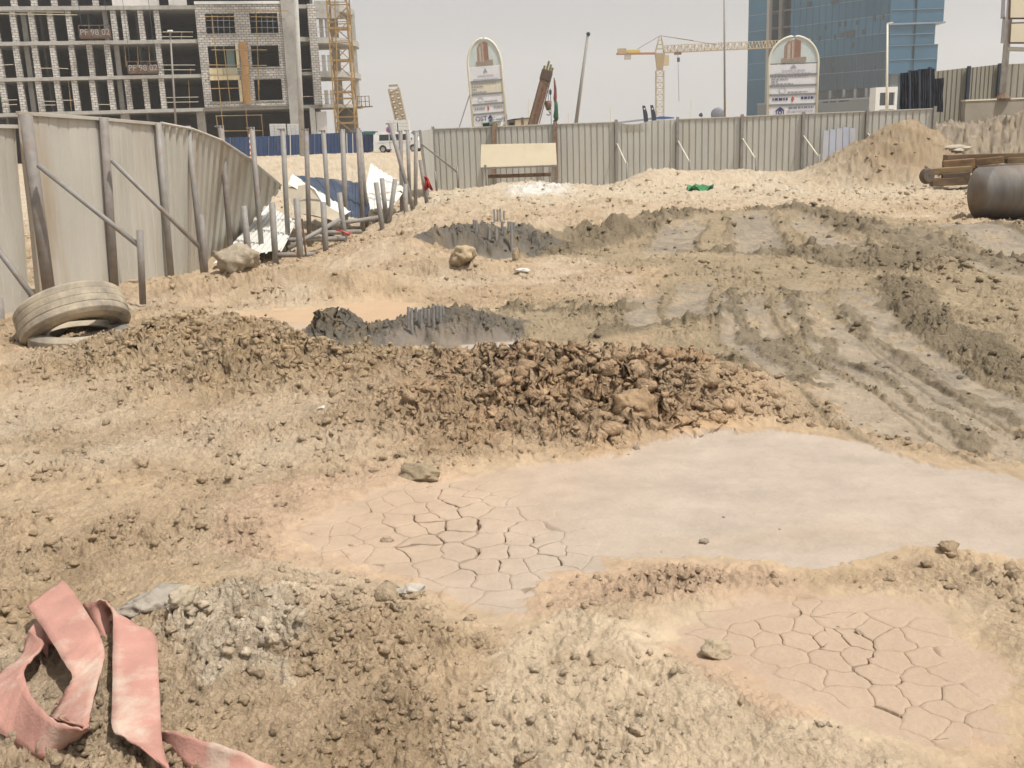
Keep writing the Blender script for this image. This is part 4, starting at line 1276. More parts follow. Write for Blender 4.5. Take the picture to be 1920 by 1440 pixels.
for (u0, u1, v0, v1, s_, lab) in ((153, 208, 49, 72, 'PF 98 02', 'upper brown hanging work cradle with painted white numbers'), (243, 297, 116, 138, 'PF 98 02', 'lower brown hanging work cradle with painted white numbers')):
    vm = (v0 + v1) / 2
    a0, z0 = fp(u0, v1); a1, z1 = fp(u1, v0)
    cr = thing('work_cradle', lab, 'cradle', bw(a0, -1.0, z0), 'work cradles hanging on the building front')
    zb = fp(u0, v0 + (v1 - v0) * .35)[1]
    fsh = bbox(MB(), a0, a1, -1.02, -.98, z0, zb).build('front_sheet', CRAD, cr)
    bbox(MB(), a0, a1, -1.0, -.3, z0 - .08, z0).build('floor', CRAD, cr)
    for (f_) in (0, .33, .66, 1):
        MB().bar(bw(a0 + (a1 - a0) * f_, -1, z0), bw(a0 + (a1 - a0) * f_, -1, z1), .07).build('upright', CRAD, cr)
    MB().bar(bw(a0, -1, z1), bw(a1, -1, z1), .07).build('rail', CRAD, cr)
    textobj(s_, bw((a0 + a1) / 2, -1.05, (z0 + zb) / 2 + .08), (BA, Vector((0, 0, 1))), .85, TXT, fsh)
    for f_ in (.08, .92):
        MB().tube([bw(a0 + (a1 - a0) * f_, -.7, z1), bw(a0 + (a1 - a0) * f_, -.7, z1 + 9)], .025, 5).build('cable', SLATE, cr)
# small hoist platform on the corner balcony
hp = thing('hoist_platform', 'small railed platform jutting from the corner balcony by the crane mast', 'platform', P(682, 200, 112))
a, b = P(671, 201, 112), P(693, 200, 113)
MB().bar(a, b, 1.2, .12, (0, 0, 1)).build('deck', CRAD, hp)
for f_ in (0, .33, .66, 1):
    q = a.lerp(b, f_)
    MB().bar(q, q + Vector((0, 0, 1.1)), .07).build('upright', CRAD, hp)
for z_ in (.55, 1.1):
    MB().bar(a + Vector((0, 0, z_)), b + Vector((0, 0, z_)), .06).build('rail', CRAD, hp)

# ------------------------------------------------------------------ blue hoarding, block pallets, striped rods
bh = thing('hoarding_fence', 'dark blue fence before the building shell', 'fence', P(540, 292, 106))
ub = [330, 380, 432, 504, 544, 590, 640, 700]
for k in range(len(ub) - 1):
    a, b = P(ub[k], 262 - k * 2.2, 107), P(ub[k + 1], 262 - (k + 1) * 2.2, 107)
    c, d = P(ub[k], 300, 107), P(ub[k + 1], 300, 107)
    sheet(a, b, c, d, 8, .05, BLUE_H, 'panel', bh, seed=k + 80, wob=.02)
    if k: MB().bar(a + Vector((0, -.1, 0)), c + Vector((0, -.1, 0)), .10).build('post', mat('blue_post', (.10, .13, .22), .5), bh)
o = MB().prism([P(681, 246, 105.5), P(704, 246, 105.5), P(704, 252, 105.5), P(681, 252, 105.5)], (0, 2, 0)).build('green_skip', mat('green_skip', (.03, .13, .11), .5)); tag(o, 'dark green top of a skip at the end of the blue fence', 'skip')
def striped(u0, v0, u1, v1, Y, r, lab, cols):
    t = thing('striped_rod', lab, 'rod', P(u1, v1, Y), 'survey rods along the blue fence')
    a, b = P(u0, v0, Y), P(u1, v1, Y)
    n = 9
    for k in range(n):
        MB().tube([a.lerp(b, k / n), a.lerp(b, (k + 1) / n)], r, 6).build('band', cols[k % 2], t)
striped(467, 246, 470, 295, 104, .06, 'red and white banded rod standing before the blue fence', (REDP, WPAINT))
for (u, lab) in ((544, 'first thin pale rod before the blue fence'), (577, 'thin pale rod beside the tall lamp mast foot'), (650, 'thin pale rod before the blue fence under the crane mast'), (661, 'thin pale rod right of the one under the crane mast')):
    o = MB().tube([P(u, 250, 104), P(u + 1, 292, 104)], .04, 6).build('marker_rod', FRAMEW); tag(o, lab, 'rod')
PALLET = mat('block_pallet', (.66, .655, .63), .8, 0, .04, 1)
def pallet(u0, u1, v0, v1, Y, nx, nz, lab):
    t = thing('block_stack', lab, 'block stack', P(u0, v1, Y), 'stacks of white blocks')
    a, b = P(u0, v0, Y), P(u1, v0, Y)
    h = (a - P(u0, v1, Y)).z
    w = (b - a).length / nx
    for i in range(nx):
        for k in range(nz):
            c = a.lerp(b, (i + .5) / nx) - Vector((0, -.6, (k + .5) * h / nz))
            MB().box(c, (w * .94, 1.4, h / nz * .93)).build('block', PALLET, t)
pallet(505, 531, 232, 256, 109, 3, 5, 'left stack of white blocks behind the blue fence')
pallet(538, 560, 232, 256, 109, 3, 5, 'right stack of white blocks behind the blue fence')
pallet(726, 744, 225, 250, 109, 3, 4, 'left grey stack of wrapped blocks behind the van roof')
pallet(746, 766, 225, 250, 109, 4, 4, 'right grey stack of wrapped blocks behind the van roof')

# ------------------------------------------------------------------ white van
vY = 102.0
va, vb_ = P(701, 287, vY), P(786, 284, vY - 1.0)
VX = (vb_ - va); VL = 4.95
VX.z = 0; VX.normalize()
VY = Vector((-VX.y, VX.x, 0))
V0 = Vector((va.x, va.y, va.z))
van = thing('van', 'white passenger van parked on the sand road beyond the posts', 'van', V0)
def vw(x, y, z):
    return V0 + VX * x + VY * y + Vector((0, 0, z))
side = [(0.0, .35), (0, .95), (.04, 1.15), (.14, 1.75), (.30, 1.95), (.8, 2.0), (3.2, 2.0), (3.7, 1.93), (4.2, 1.45), (4.45, 1.18), (4.85, 1.02), (4.93, .8), (4.93, .35)]
arch = []
for cx in (4.05, .95):
    for k in range(9):
        t = math.pi * k / 8
        arch.append((cx + .40 * math.cos(t), .33 + .42 * math.sin(t)))
outline = side + [(4.5, .33)] + arch[:9] + arch[9:] + [(.5, .33)]
mb = MB()
WV = 1.75
def pinch(z): return .10 * max(0, (z - 1.05) / .95)
n = len(outline)
vs = [vw(x, 0 + pinch(z), z) for x, z in outline] + [vw(x, WV - pinch(z), z) for x, z in outline]
mb.add(vs, [tuple(range(n)), tuple(reversed(range(n, 2 * n)))] + [(i, (i + 1) % n, n + (i + 1) % n, n + i) for i in range(n)])
mb.build('body', mat('van_white', (.74, .75, .75), .3, 0, .03, 1, (.55, .5, .42), .12, 1), van)
def vwin(x0, x1, z0, z1, sl=0):
    e = .012
    return MB().prism([vw(x0, pinch(z0) - e, z0), vw(x1, pinch(z0) - e, z0), vw(x1 - sl, pinch(z1) - e, z1), vw(x0 + .03, pinch(z1) - e, z1)], VY * .006)
vwin(.62, 1.62, 1.15, 1.72).build('window', GLASS_D, van)
vwin(1.70, 2.62, 1.15, 1.72).build('window', GLASS_D, van)
vwin(2.70, 3.75, 1.15, 1.72, .42).build('window', GLASS_D, van)
MB().prism([vw(.03, .22, 1.18), vw(.03, WV - .22, 1.18), vw(.12, WV - .28, 1.72), vw(.12, .28, 1.72)], -VX * .02).build('rear_window', GLASS_D, van)
MB().prism([vw(4.22, .18, 1.46), vw(4.22, WV - .18, 1.46), vw(3.76, WV - .24, 1.90), vw(3.76, .24, 1.90)], VX * .02 + Vector((0, 0, .01))).build('windscreen', GLASS_D, van)
for y in (.03, WV - .23):
    MB().prism([vw(-.005, y, .85), vw(-.005, y + .2, .85), vw(.02, y + .2, 1.2), vw(.02, y, 1.2)], -VX * .03).build('tail_light', mat('tail_red', (.32, .05, .04), .3), van)
MB().box(vw(-.03, WV / 2, .50), (.12, WV, .18), (VX, VY, Vector((0, 0, 1)))).build('bumper', mat('bumper_grey', (.10, .10, .11), .6), van, bevel=.03)
MB().box(vw(3.95, -.1, 1.25), (.08, .16, .2), (VX, VY, Vector((0, 0, 1)))).build('mirror', SLATE, van, bevel=.02)
MB().box(vw(2.0, -.005, .95), (3.2, .02, .05), (VX, VY, Vector((0, 0, 1)))).build('side_trim', mat('trim_grey', (.45, .46, .46), .5), van)
for x in (.95, 4.05):
    for y in (.02, WV - .22):
        w_ = MB().lathe(vw(x, y, .33), VY, [(.20, 0), (.31, .0), (.33, .04), (.33, .17), (.31, .2), (.2, .2)], 24, True).build('wheel', mat('tyre_black', (.02, .02, .02), .8), van, smooth=True)
        MB().lathe(vw(x, y, .33), VY, [(.001, .03), (.12, .03), (.2, .01), (.21, .05), (.001, .05)], 20).build('rim', mat('rim_grey', (.40, .40, .41), .35, .5), w_)
# round no-parking sign
ns = thing('road_sign', 'small round blue sign with red ring on a thin post before the van', 'sign', P(730, 290, 99))
q = P(729.5, 243.5, 98.5)
MB().tube([q + Vector((0, .05, 0)), q + Vector((0, .05, -2.6))], .035, 6).build('post', GALV, ns)
MB().lathe(q, (0, 1, 0), [(.001, 0), (.30, 0), (.30, .03), (.001, .03)], 24).build('disc', mat('sign_blue', (.10, .13, .42), .5), ns)
MB().lathe(q, (0, 1, 0), [(.22, -.012), (.31, -.012), (.31, .02), (.22, .02)], 24, True).build('ring', mat('sign_ring', (.50, .16, .18), .5), ns)
MB().bar(q + Vector((-.17, -.006, .17)), q + Vector((.17, -.006, -.17)), .06, .01).build('slash', mat('sign_ring', (0, 0, 0)), ns)

# ------------------------------------------------------------------ tower cranes
def lattice(mb, a, b, w, bays, r, tri=False, up=None):
    a, b = Vector(a), Vector(b)
    d = (b - a).normalized()
    up = Vector(up) if up is not None else (Vector((0, 0, 1)) if abs(d.z) < .9 else Vector((0, 1, 0)))
    x = d.cross(up).normalized(); y = x.cross(d).normalized()
    if tri:
        cs = [x * -w / 2, x * w / 2, y * w * .9]
    else:
        cs = [x * -w / 2 - y * w / 2, x * w / 2 - y * w / 2, x * w / 2 + y * w / 2, x * -w / 2 + y * w / 2]
    n = len(cs)
    for c in cs:
        mb.bar(a + c, b + c, r * 1.5)
    for k in range(bays):
        p, q = a.lerp(b, k / bays), a.lerp(b, (k + 1) / bays)
        for i in range(n):
            c0, c1 = cs[i], cs[(i + 1) % n]
            mb.bar(p + c0, p + c1, r)
            if k % 2: mb.bar(p + c0, q + c1, r)
            else: mb.bar(p + c1, q + c0, r)
    return mb
c1 = thing('tower_crane', 'yellow lattice crane mast rising out of the picture by the building shell', 'crane', P(654, 285, 109))
base, top = P(654, 288, 109), P(641, 0, 109)
top = Vector((base.x, base.y, 45))
lattice(MB(), base, top, 2.0, 24, .085).build('mast', YEL, c1)
for z_ in (3.1, 6.2, 9.3, 12.4, 15.5):
    q = Vector((base.x, base.y, base.z + z_))
    MB().box(q, (2.0, 2.0, .18)).build('platform', YEL, c1)
MB().tube([P(636, 285, 108), P(628, 0, 108)], .07, 6).build('ladder_rail', YEL, c1)
lattice(MB(), top + Vector((-14, 0, 1)), top + Vector((30, 0, 1)), 1.6, 30, .10, True).build('jib', YEL, c1)
cY = 210.0
c2 = thing('tower_crane', 'distant yellow tower crane with long jib reaching behind the arched sign', 'crane', P(1237, 240, cY))
b0, b1 = P(1237, 245, cY), P(1236, 132, cY)
b1 = Vector((b0.x, b0.y, b1.z))
lattice(MB(), b0, b1, 1.5, 10, .075).build('mast', YEL_HAZE, c2)
h1 = P(1235, 100, cY).z
MB().add([Vector((b0.x + s * .55, b0.y + t * .55, b1.z)) for s, t in ((-1, -1), (1, -1), (1, 1), (-1, 1))] + [Vector((b0.x + s * .9, b0.y + t * .9, h1)) for s, t in ((-1, -1), (1, -1), (1, 1), (-1, 1))],
         [(0, 1, 5, 4), (1, 2, 6, 5), (2, 3, 7, 6), (3, 0, 4, 7), (4, 5, 6, 7), (0, 3, 2, 1)]).build('slewing_unit', YEL_HAZE, c2)
MB().box((b0.x + 1.2, b0.y, h1 - 1.4), (1.1, 1.2, 1.9)).build('cab', mat('cab_cream', (.50, .42, .26), .6), c2)
apex = Vector((b0.x + .1, b0.y, P(1235, 67, cY).z))
mb = MB()
for s, t in ((-1, -1), (1, -1), (1, 1), (-1, 1)):
    mb.bar(Vector((b0.x + s * .9, b0.y + t * .9, h1)), apex + Vector((s * .15, t * .15, 0)), .13)
for f_ in (.25, .5, .75):
    zz = h1 + (apex.z - h1) * f_; w_ = .9 * (1 - f_) + .15 * f_
    for s, t, s2, t2 in ((-1, -1, 1, -1), (1, -1, 1, 1), (1, 1, -1, 1), (-1, 1, -1, -1)):
        mb.bar((b0.x + s * w_, b0.y + t * w_, zz), (b0.x + s2 * w_, b0.y + t2 * w_, zz), .09)
mb.build('tower_head', YEL_HAZE, c2)
jt = P(1520, 86, cY + 6)
j0 = Vector((b0.x + 1, b0.y, P(1245, 99, cY).z))
lattice(MB(), j0, jt, 1.5, 44, .085, True).build('jib', YEL_HAZE, c2)
k0 = P(1156, 101, cY)
MB().bar(Vector((b0.x - 1, b0.y, h1)), k0, 1.1, .35, (0, 0, 1)).build('counter_jib', mat('crane_red', (.38, .16, .09), .6), c2)
MB().box(P(1166, 96, cY), (1.6, 1.2, 1.0)).build('winch', YEL_HAZE, c2)
MB().box(P(1187, 97, cY), (2.7, 1.0, .7)).build('winch', mat('winch_yellow', (.55, .45, .08), .6), c2)
MB().box(P(1177, 107, cY), (1.2, 1.0, .9)).build('counterweight', CONC, c2)
for (u, v) in ((1195, 92), (1345, 84), (1300, 76)):
    MB().tube([apex, P(u, v, cY)], .05, 5).build('stay', RUST, c2)
tr_ = P(1271, 100, cY)
tro = MB().box(tr_, (1.3, .9, .5)).build('trolley', RUST, c2)
MB().tube([tr_, P(1273, 190, cY)], .04, 5).build('hoist_rope', SLATE, tro)
MB().box(P(1272, 112, cY), (.5, .4, .8)).build('hook_block', SLATE, tro)
c3 = thing('crane_jib', 'haze-paled yellow lattice jib sloping up behind the block stacks', 'crane', P(752, 250, 160))
lattice(MB(), P(757, 250, 160), P(738, 166, 160), 1.5, 16, .12).build('jib', YEL_HAZE, c3)
MB().bar(P(729, 161, 160), P(746, 160, 160), .3).build('head', YEL_HAZE, c3)

# ------------------------------------------------------------------ glass tower
def tower_glass():
    m = bpy.data.materials.new('tower_glass')
    m.use_nodes = True
    N, L = m.node_tree.nodes, m.node_tree.links
    b = N['Principled BSDF']
    tc = N.new('ShaderNodeTexCoord')
    nz = N.new('ShaderNodeTexNoise'); nz.inputs['Scale'].default_value = .07; nz.inputs['Detail'].default_value = 5
    L.new(tc.outputs['Object'], nz.inputs['Vector'])
    rp = N.new('ShaderNodeValToRGB')
    rp.color_ramp.elements[0].color = (.035, .105, .175, 1); rp.color_ramp.elements[0].position = .35
    rp.color_ramp.elements[1].color = (.06, .16, .25, 1); rp.color_ramp.elements[1].position = .7
    L.new(nz.outputs[0], rp.inputs[0]); L.new(rp.outputs[0], b.inputs['Base Color'])
    b.inputs['Roughness'].default_value = .35
    b.inputs['Specular IOR Level'].default_value = .2
    return m
TG = tower_glass()
TG2 = mat('tower_glass_light', (.055, .15, .24), .35, 0, .15, .1, spec=.2)
TG3 = mat('tower_glass_dull', (.05, .085, .115), .4, 0, .15, .1, spec=.2)
_ = None
TM = mat('tower_mullion', (.16, .25, .32), .4)
tw = thing('glass_tower', 'tall blue glass tower with a stepped right edge behind the signs', 'building', P(1600, 225, 250))
tY = 245.0
k0 = P(1665, 150, tY)
TA = Vector((-.6, .8, 0))                     # along the long left face, away from the corner
TN = Vector((-.8, -.6, 0))
TC = Vector((k0.x, k0.y, 0))
def tpt(u, v, out=0.0):
    d = ray(u, v); o = TC + TN * out
    t = (o - EYE).dot(TN) / d.dot(TN)
    q = EYE + d * t
    return (q - TC).dot(TA), q.z
def tl(a, z, out=0.0):
    return TC + TA * a + TN * out + Vector((0, 0, z))
aL = tpt(1402, 120)[0]
aG0, aG1 = tpt(1436, 120)[0], tpt(1480, 120)[0]
zP = tpt(1640, 164)[1]                         # top of the pillared storey
zT = 95.0
FH = 4.0
TAX = (TA, TN, Vector((0, 0, 1)))
def tbox(mb, a0, a1, o0, o1, z0, z1):
    return mb.box(TC + TA * ((a0 + a1) / 2) + TN * ((o0 + o1) / 2) + Vector((0, 0, (z0 + z1) / 2)), (abs(a1 - a0), abs(o1 - o0), z1 - z0), TAX)
nf = int((zT - zP) / FH)
rnd = random.Random(4)
for k in range(nf):
    z0 = zP + k * FH
    m = [TG, TG2, TG, TG3][rnd.randrange(4)] if k > 2 else (TG3, TG3, TG)[k]
    tbox(MB(), 0, aG1, -12, 0, z0, z0 + FH - .12).build('curtain_wall', m, tw)
    tbox(MB(), 0, aG1, -11, .12, z0 + FH - .12, z0 + FH).build('floor_band', TM, tw)
    tbox(MB(), aG0, aL, -14, .1, z0, z0 + FH - .15).build('curtain_wall', TG2 if k % 3 else TG, tw)
    tbox(MB(), aG0, aL, -13, .2, z0 + FH - .15, z0 + FH).build('floor_band', TM, tw)
    # open shaft between: slabs and dark back
    tbox(MB(), aG1, aG0, -8, -1.0, z0, z0 + .45).build('open_floor', mat('shaft_slab', (.13, .10, .10), .9), tw)
    if k in (8, 10, 12, 14):
        tbox(MB(), aG1 + .3, aG1 + 3.6, -1.3, -1.2, z0 + 1.0, z0 + 3.0).build('window', mat('pale_pane', (.30, .36, .38), .4), tw)
for k in range(15):
    a = aG1 * (k + .5) / 15
    tbox(MB(), a - .06, a + .06, 0, .13, zP, zT).build('mullion', mat('mullion_faint', (.065, .13, .18), .4), tw)
tbox(MB(), aG1, aG0, -14, -8, 0, zT).build('shaft_back', mat('shaft_dark', (.05, .045, .05), .9), tw)
tbox(MB(), (aG0 + aG1) / 2 - .5, (aG0 + aG1) / 2 + .5, -1.6, -.6, 0, zT).build('shaft_column', CONC_SHADE, tw)
tbox(MB(), aG0 - .9, aG0 - .1, -.9, .25, 0, zT).build('shaft_edge', mat('edge_cream', (.36, .34, .30), .7), tw)
tbox(MB(), aG0, aL, -14, .1, 0, zP).build('curtain_wall', TG, tw)
# windows standing ajar and dark vents, scattered
for (u, v, w_, h_) in ((1518, 8, 7, 9), (1566, 4, 12, 7), (1640, 34, 3, 10), (1656, 33, 3, 9), (1574, 46, 3, 9), (1585, 45, 3, 9), (1607, 43, 3, 7), (1548, 52, 3, 8), (1595, 64, 14, 13), (1580, 66, 7, 9), (1620, 60, 5, 9), (1537, 72, 3, 9),
                       (1566, 70, 3, 9), (1598, 85, 4, 8), (1558, 112, 9, 8), (1557, 132, 8, 9), (1640, 126, 3, 5)):
    a, z_ = tpt(u, v)
    s_ = .17
    tbox(MB(), a - w_ * s_ / 2, a + w_ * s_ / 2, -.02, .16, z_ - h_ * .065, z_ + h_ * .065).build('vent_window', mat('vent_dark', (.035, .05, .065), .4), tw)
# pillared storey and podium
tbox(MB(), 0, aG0 - .1, -12, -2.5, 0, zP).build('set_back', mat('setback_grey', (.14, .16, .17), .5), tw)
for u in (1556, 1582, 1603, 1624, 1645, 1660):
    a, _ = tpt(u, 175)
    tbox(MB(), a - .35, a + .35, -.8, 0, zP - 6, zP).build('pillar', mat('pillar_grey', (.30, .31, .33), .7), tw)
zq = tpt(1640, 185)[1]
tbox(MB(), -.5, aL * .9, -8, .8, 0, zq).build('podium', mat('podium_grey', (.20, .22, .22), .7), tw)
tbox(MB(), -.5, aL * .9, -8, .95, zq, zq + .4).build('podium_edge', mat('pillar_grey', (0, 0, 0)), tw)
for (u, v) in ((1548, 189), (1562, 188), (1578, 187), (1586, 186)):
    a, z_ = tpt(u, v, .8)
    tbox(MB(), a - .8, a + .8, .75, .86, z_ - .5, z_ + .5).build('window', GLASS_D, tw)
# the short right face, stepped
def rbox(mb, u0, u1, z0, z1, y0, y1, Y=tY):
    x0, x1 = P(u0, 100, Y).x, P(u1, 100, Y).x
    return mb.box(((x0 + x1) / 2, TC.y + (y0 + y1) / 2, (z0 + z1) / 2), (x1 - x0, y1 - y0, z1 - z0))
z_s1, z_s2, z_s3 = P(1700, 43, tY).z, P(1700, 84, tY).z, P(1700, 138, tY).z
for (u1, z0, z1) in ((1765, z_s1, zT), (1751, z_s2, z_s1 - .05), (1758, z_s3, z_s2 - .05)):
    n = max(2, round((z1 - z0) / 3.0))
    for k in range(n):
        a0, a1 = z0 + (z1 - z0) * k / n, z0 + (z1 - z0) * (k + 1) / n
        rbox(MB(), 1666, 1708, a0, a1 - .12, 0, 14).build('curtain_wall', TG2, tw)
        rbox(MB(), 1708, 1712 if k % 2 else 1715, a0, a1 - .12, .4, 14).build('curtain_wall', TG, tw)
        rbox(MB(), 1715, u1, a0, a1 - .12, .05, 14).build('curtain_wall', TG2 if k % 2 else TG, tw)
        rbox(MB(), 1666, u1 + .5, a1 - .12, a1, -.15, 14).build('floor_band', TM, tw)
rbox(MB(), 1664, 1768, z_s1 - .35, z_s1, -.4, 14).build('ledge', mat('ledge_grey', (.22, .28, .33), .5), tw)
rbox(MB(), 1670, 1688, P(1700, 163, tY).z, z_s3, .6, 12).build('set_back', mat('setback_grey', (0, 0, 0)), tw)
rbox(MB(), 1688, 1758, 0, z_s3, .6, 12).build('set_back', TG3, tw)
# white framed entrance block
zt = P(1665, 163, tY - 8).z
for (u0, u1, z0, z1) in ((1646, 1654, 0, zt), (1654, 1687, zt - 1.2, zt), (1682, 1687, 0, zt - 1.2), (1668, 1671, 0, zt - 1.2), (1654, 1682, zt - 4.9, zt - 4.0)):
    rbox(MB(), u0, u1, z0, z1, -8, -4, tY - 8).build('white_frame', WPAINT, tw)
rbox(MB(), 1654, 1682, 0, zt - 1.2, -7.2, -4.2, tY - 8).build('window', GLASS_D, tw)

# ------------------------------------------------------------------ arched project signs
def arch_sign(name, lab, cu, v_top, v_spring, v_bot, hw, Y, bands, worn, house, lean):
    t = thing(name, lab, 'sign', P(cu, v_bot + 30, Y), 'arched project signs behind the back fence')
    c = P(cu, v_spring, Y)
    W = hw * pxm(Y) * 1.02
    Hc = (P(cu, v_top, Y) - c).length
    Hb = (c - P(cu, v_bot, Y)).length
    X = Vector((1, 0, 0)); Zv = Vector((lean, 0, 1)).normalized()
    X = (X - Zv * X.dot(Zv)).normalized()
    def q(x, z, y=0):
        return c + X * x + Zv * z + Vector((0, y, 0))
    arcp = [(W * math.cos(a), Hc * math.sin(a)) for a in np.linspace(0, math.pi, 25)]
    MB().prism([q(x * .95, z * .95 if z > 0 else z) for x, z in arcp], (0, .06, 0)).build('arch_panel', SIGNS, t)
    ap = [o_ for o_ in t.children if o_.name.startswith('arch_panel')][0]
    MB().tube([q(W, -Hb - 1)] + [q(x, z) for x, z in arcp] + [q(-W, -Hb - 1)], .07 * Y / 60, 8).build('frame', FRAMEW, t, smooth=True)
    panels = []
    zs = [0] + [-(v - v_spring) / (v_bot - v_spring) * Hb for v in bands]
    for i in range(len(zs) - 1):
        a, b = zs[i], zs[i + 1]
        pn = MB().prism([q(-W * .95, a - .05, .0), q(W * .95, a - .05, .0), q(W * .95, b + .05, 0), q(-W * .95, b + .05, 0)], (0, .05, 0)).build('text_panel', SIGNY if (worn and i in (1,)) else SIGNW, t)
        panels.append(pn)
        MB().prism([q(-W * .95, b + .055, -.03), q(W * .95, b + .055, -.03), q(W * .95, b - .045, -.03), q(-W * .95, b - .045, -.03)], (0, .05, 0)).build('panel_joint', mat('joint_grey', (.22, .23, .22), .6), t)
    def pr(nm, m, pts, y=-.02):
        zc_ = sum(z for _, z in pts) / len(pts)
        host = ap if zc_ > 0 else next((panels[k] for k in range(len(panels)) if zs[k + 1] <= zc_ <= zs[k]), panels[-1])
        MB().prism([q(x * W, z, y) for x, z in pts], (0, .012, 0)).build(nm, m, host)
    H = Hc
    # picture of the planned tower in the arch
    pr('picture', BROWNP, [(-.38, .10 * H), (-.38, .66 * H), (-.25, .82 * H), (.02, .88 * H), (.02, .10 * H)])
    pr('picture', mat('brown_print2', (.27, .15, .11), .6), [(.02, .10 * H), (.02, .90 * H), (.27, .82 * H), (.27, .10 * H)])
    pr('picture', mat('brown_print3', (.42, .37, .32), .6), [(-.28, .16 * H), (-.28, .66 * H), (-.16, .76 * H), (-.16, .16 * H)], -.035)
    pr('picture', mat('brown_print3', (0, 0, 0)), [(-.09, .16 * H), (-.09, .80 * H), (-.03, .82 * H), (-.03, .16 * H)], -.035)
    pr('picture', mat('brown_print4', (.30, .24, .19), .6), [(-.5, .03 * H), (-.5, .18 * H), (.5, .22 * H), (.5, .03 * H)], -.03)
    # small peak emblem, rows of fine print
    zc = lambda i, f: zs[i] + (zs[i + 1] - zs[i]) * f
    pr('emblem', GREYP, [(-.13, zc(0, .42)), (0, zc(0, .12)), (.13, zc(0, .42))])
    rn = random.Random(int(cu))
    def fine(i, f, x0, x1, hgt=.030, m=GREYP):
        x = x0
        while x < x1:
            w_ = rn.uniform(.05, .16)
            pr('fine_print', m, [(x, zc(i, f) - hgt), (min(x + w_, x1), zc(i, f) - hgt), (min(x + w_, x1), zc(i, f) + hgt), (x, zc(i, f) + hgt)])
            x += w_ + .04
    PALE = mat('pale_print', (.46, .46, .50), .6)
    fine(0, .62, -.45, .5, .03, PALE); fine(0, .85, -.75, .75, .03, PALE)
    for f_, x1 in ((.15, .6), (.38, -.2), (.6, -.6), (.82, 0)):
        fine(1, f_, -.88, x1, .035)
    cpt = (-.42, zc(2, .5)); rr_ = min(.16 * W, abs(zs[3] - zs[2]) * .4)
    MB().lathe(q(cpt[0] * W, cpt[1], -.02), (0, 1, 0), [(rr_ * .8, 0), (rr_, 0), (rr_, .012), (rr_ * .8, .012)], 20, True).build('emblem', PALE, panels[2])
    fine(2, .72, -.2, .6, .03)
    dz = abs(zs[4] - zs[3])
    pr('emblem', mat('red_print', (.42, .10, .09), .6), [(-.06, zc(3, .42)), (0, zc(3, .15)), (.08, zc(3, .42)), (0, zc(3, .75))])
    fine(3, .42, -.82, -.2, .06, NAVYP if not worn else GREYP); fine(3, .36, .35, .88, .06, NAVYP if not worn else GREYP)
    i = 4
    hx = -.5 if house == 'left' else -.0
    hh = abs(zs[5] - zs[4])
    sc_ = hh * .36
    zm = zc(4, .55)
    if house == 'left':
        pr('emblem', NAVYP, [(hx - .2, zm + .1 * sc_), (hx, zm + 1.1 * sc_), (hx + .2, zm + .1 * sc_)])
        for x0, x1, za, zb in ((-.16, -.13, -1, .1), (.13, .16, -1, .1), (-.16, .16, -1.1, -.95)):
            pr('emblem', NAVYP, [(hx + x0, zm + za * sc_), (hx + x1, zm + za * sc_), (hx + x1, zm + zb * sc_), (hx + x0, zm + zb * sc_)])
        MB().lathe(q(hx * W, zm - .42 * sc_, -.02), (0, 1, 0), [(.05 * W, 0), (.085 * W, 0), (.085 * W, .012), (.05 * W, .012)], 16, True).build('emblem', NAVYP, panels[4])
        fine(4, .28, -.15, .88, .05, mat('mid_print', (.20, .21, .32), .6)); fine(4, .62, -.2, .85, .04, PALE)
    else:
        zm2 = zc(4, .38)
        textobj('OST', q(-.47 * W, zm2, -.03), (X, Zv), hh * .5, NAVYP, panels[4])
        textobj('\uFE96\uFEB3\uFEED\uFE83', q(.62 * W, zm2, -.03), (X, Zv), hh * .5, NAVYP, panels[4])
        pr('emblem', NAVYP, [(-.08, zm2), (.08, zm2 + .3 * hh), (.24, zm2)])
        for x0, x1, za, zb in ((-.02, .02, -.25, 0), (.14, .18, -.25, 0), (-.02, .18, -.29, -.22), (.05, .11, -.2, -.05)):
            pr('emblem', NAVYP, [(x0, zm2 + za * hh), (x1, zm2 + za * hh), (x1, zm2 + zb * hh), (x0, zm2 + zb * hh)])
    return t, q, W, Hb
t1, q1, W1, H1 = arch_sign('arched_sign', 'faded arched project sign with OST lettering at its foot', 909, 72, 124, 236, 29.5, 56, (152, 176, 195, 213, 238), True, 'mid', -.045)
MB().tube([q1(-W1, -1.3), q1(-W1 - 1.0, -H1 - .6, -.5)], .035, 6).build('prop', GALV, t1)
arch_sign('arched_sign', 'crisp arched project sign with blue house emblem before the glass tower', 1488, 68, 118, 216, 43.5, 54, (140, 160, 177, 196, 216), False, 'left', .0)

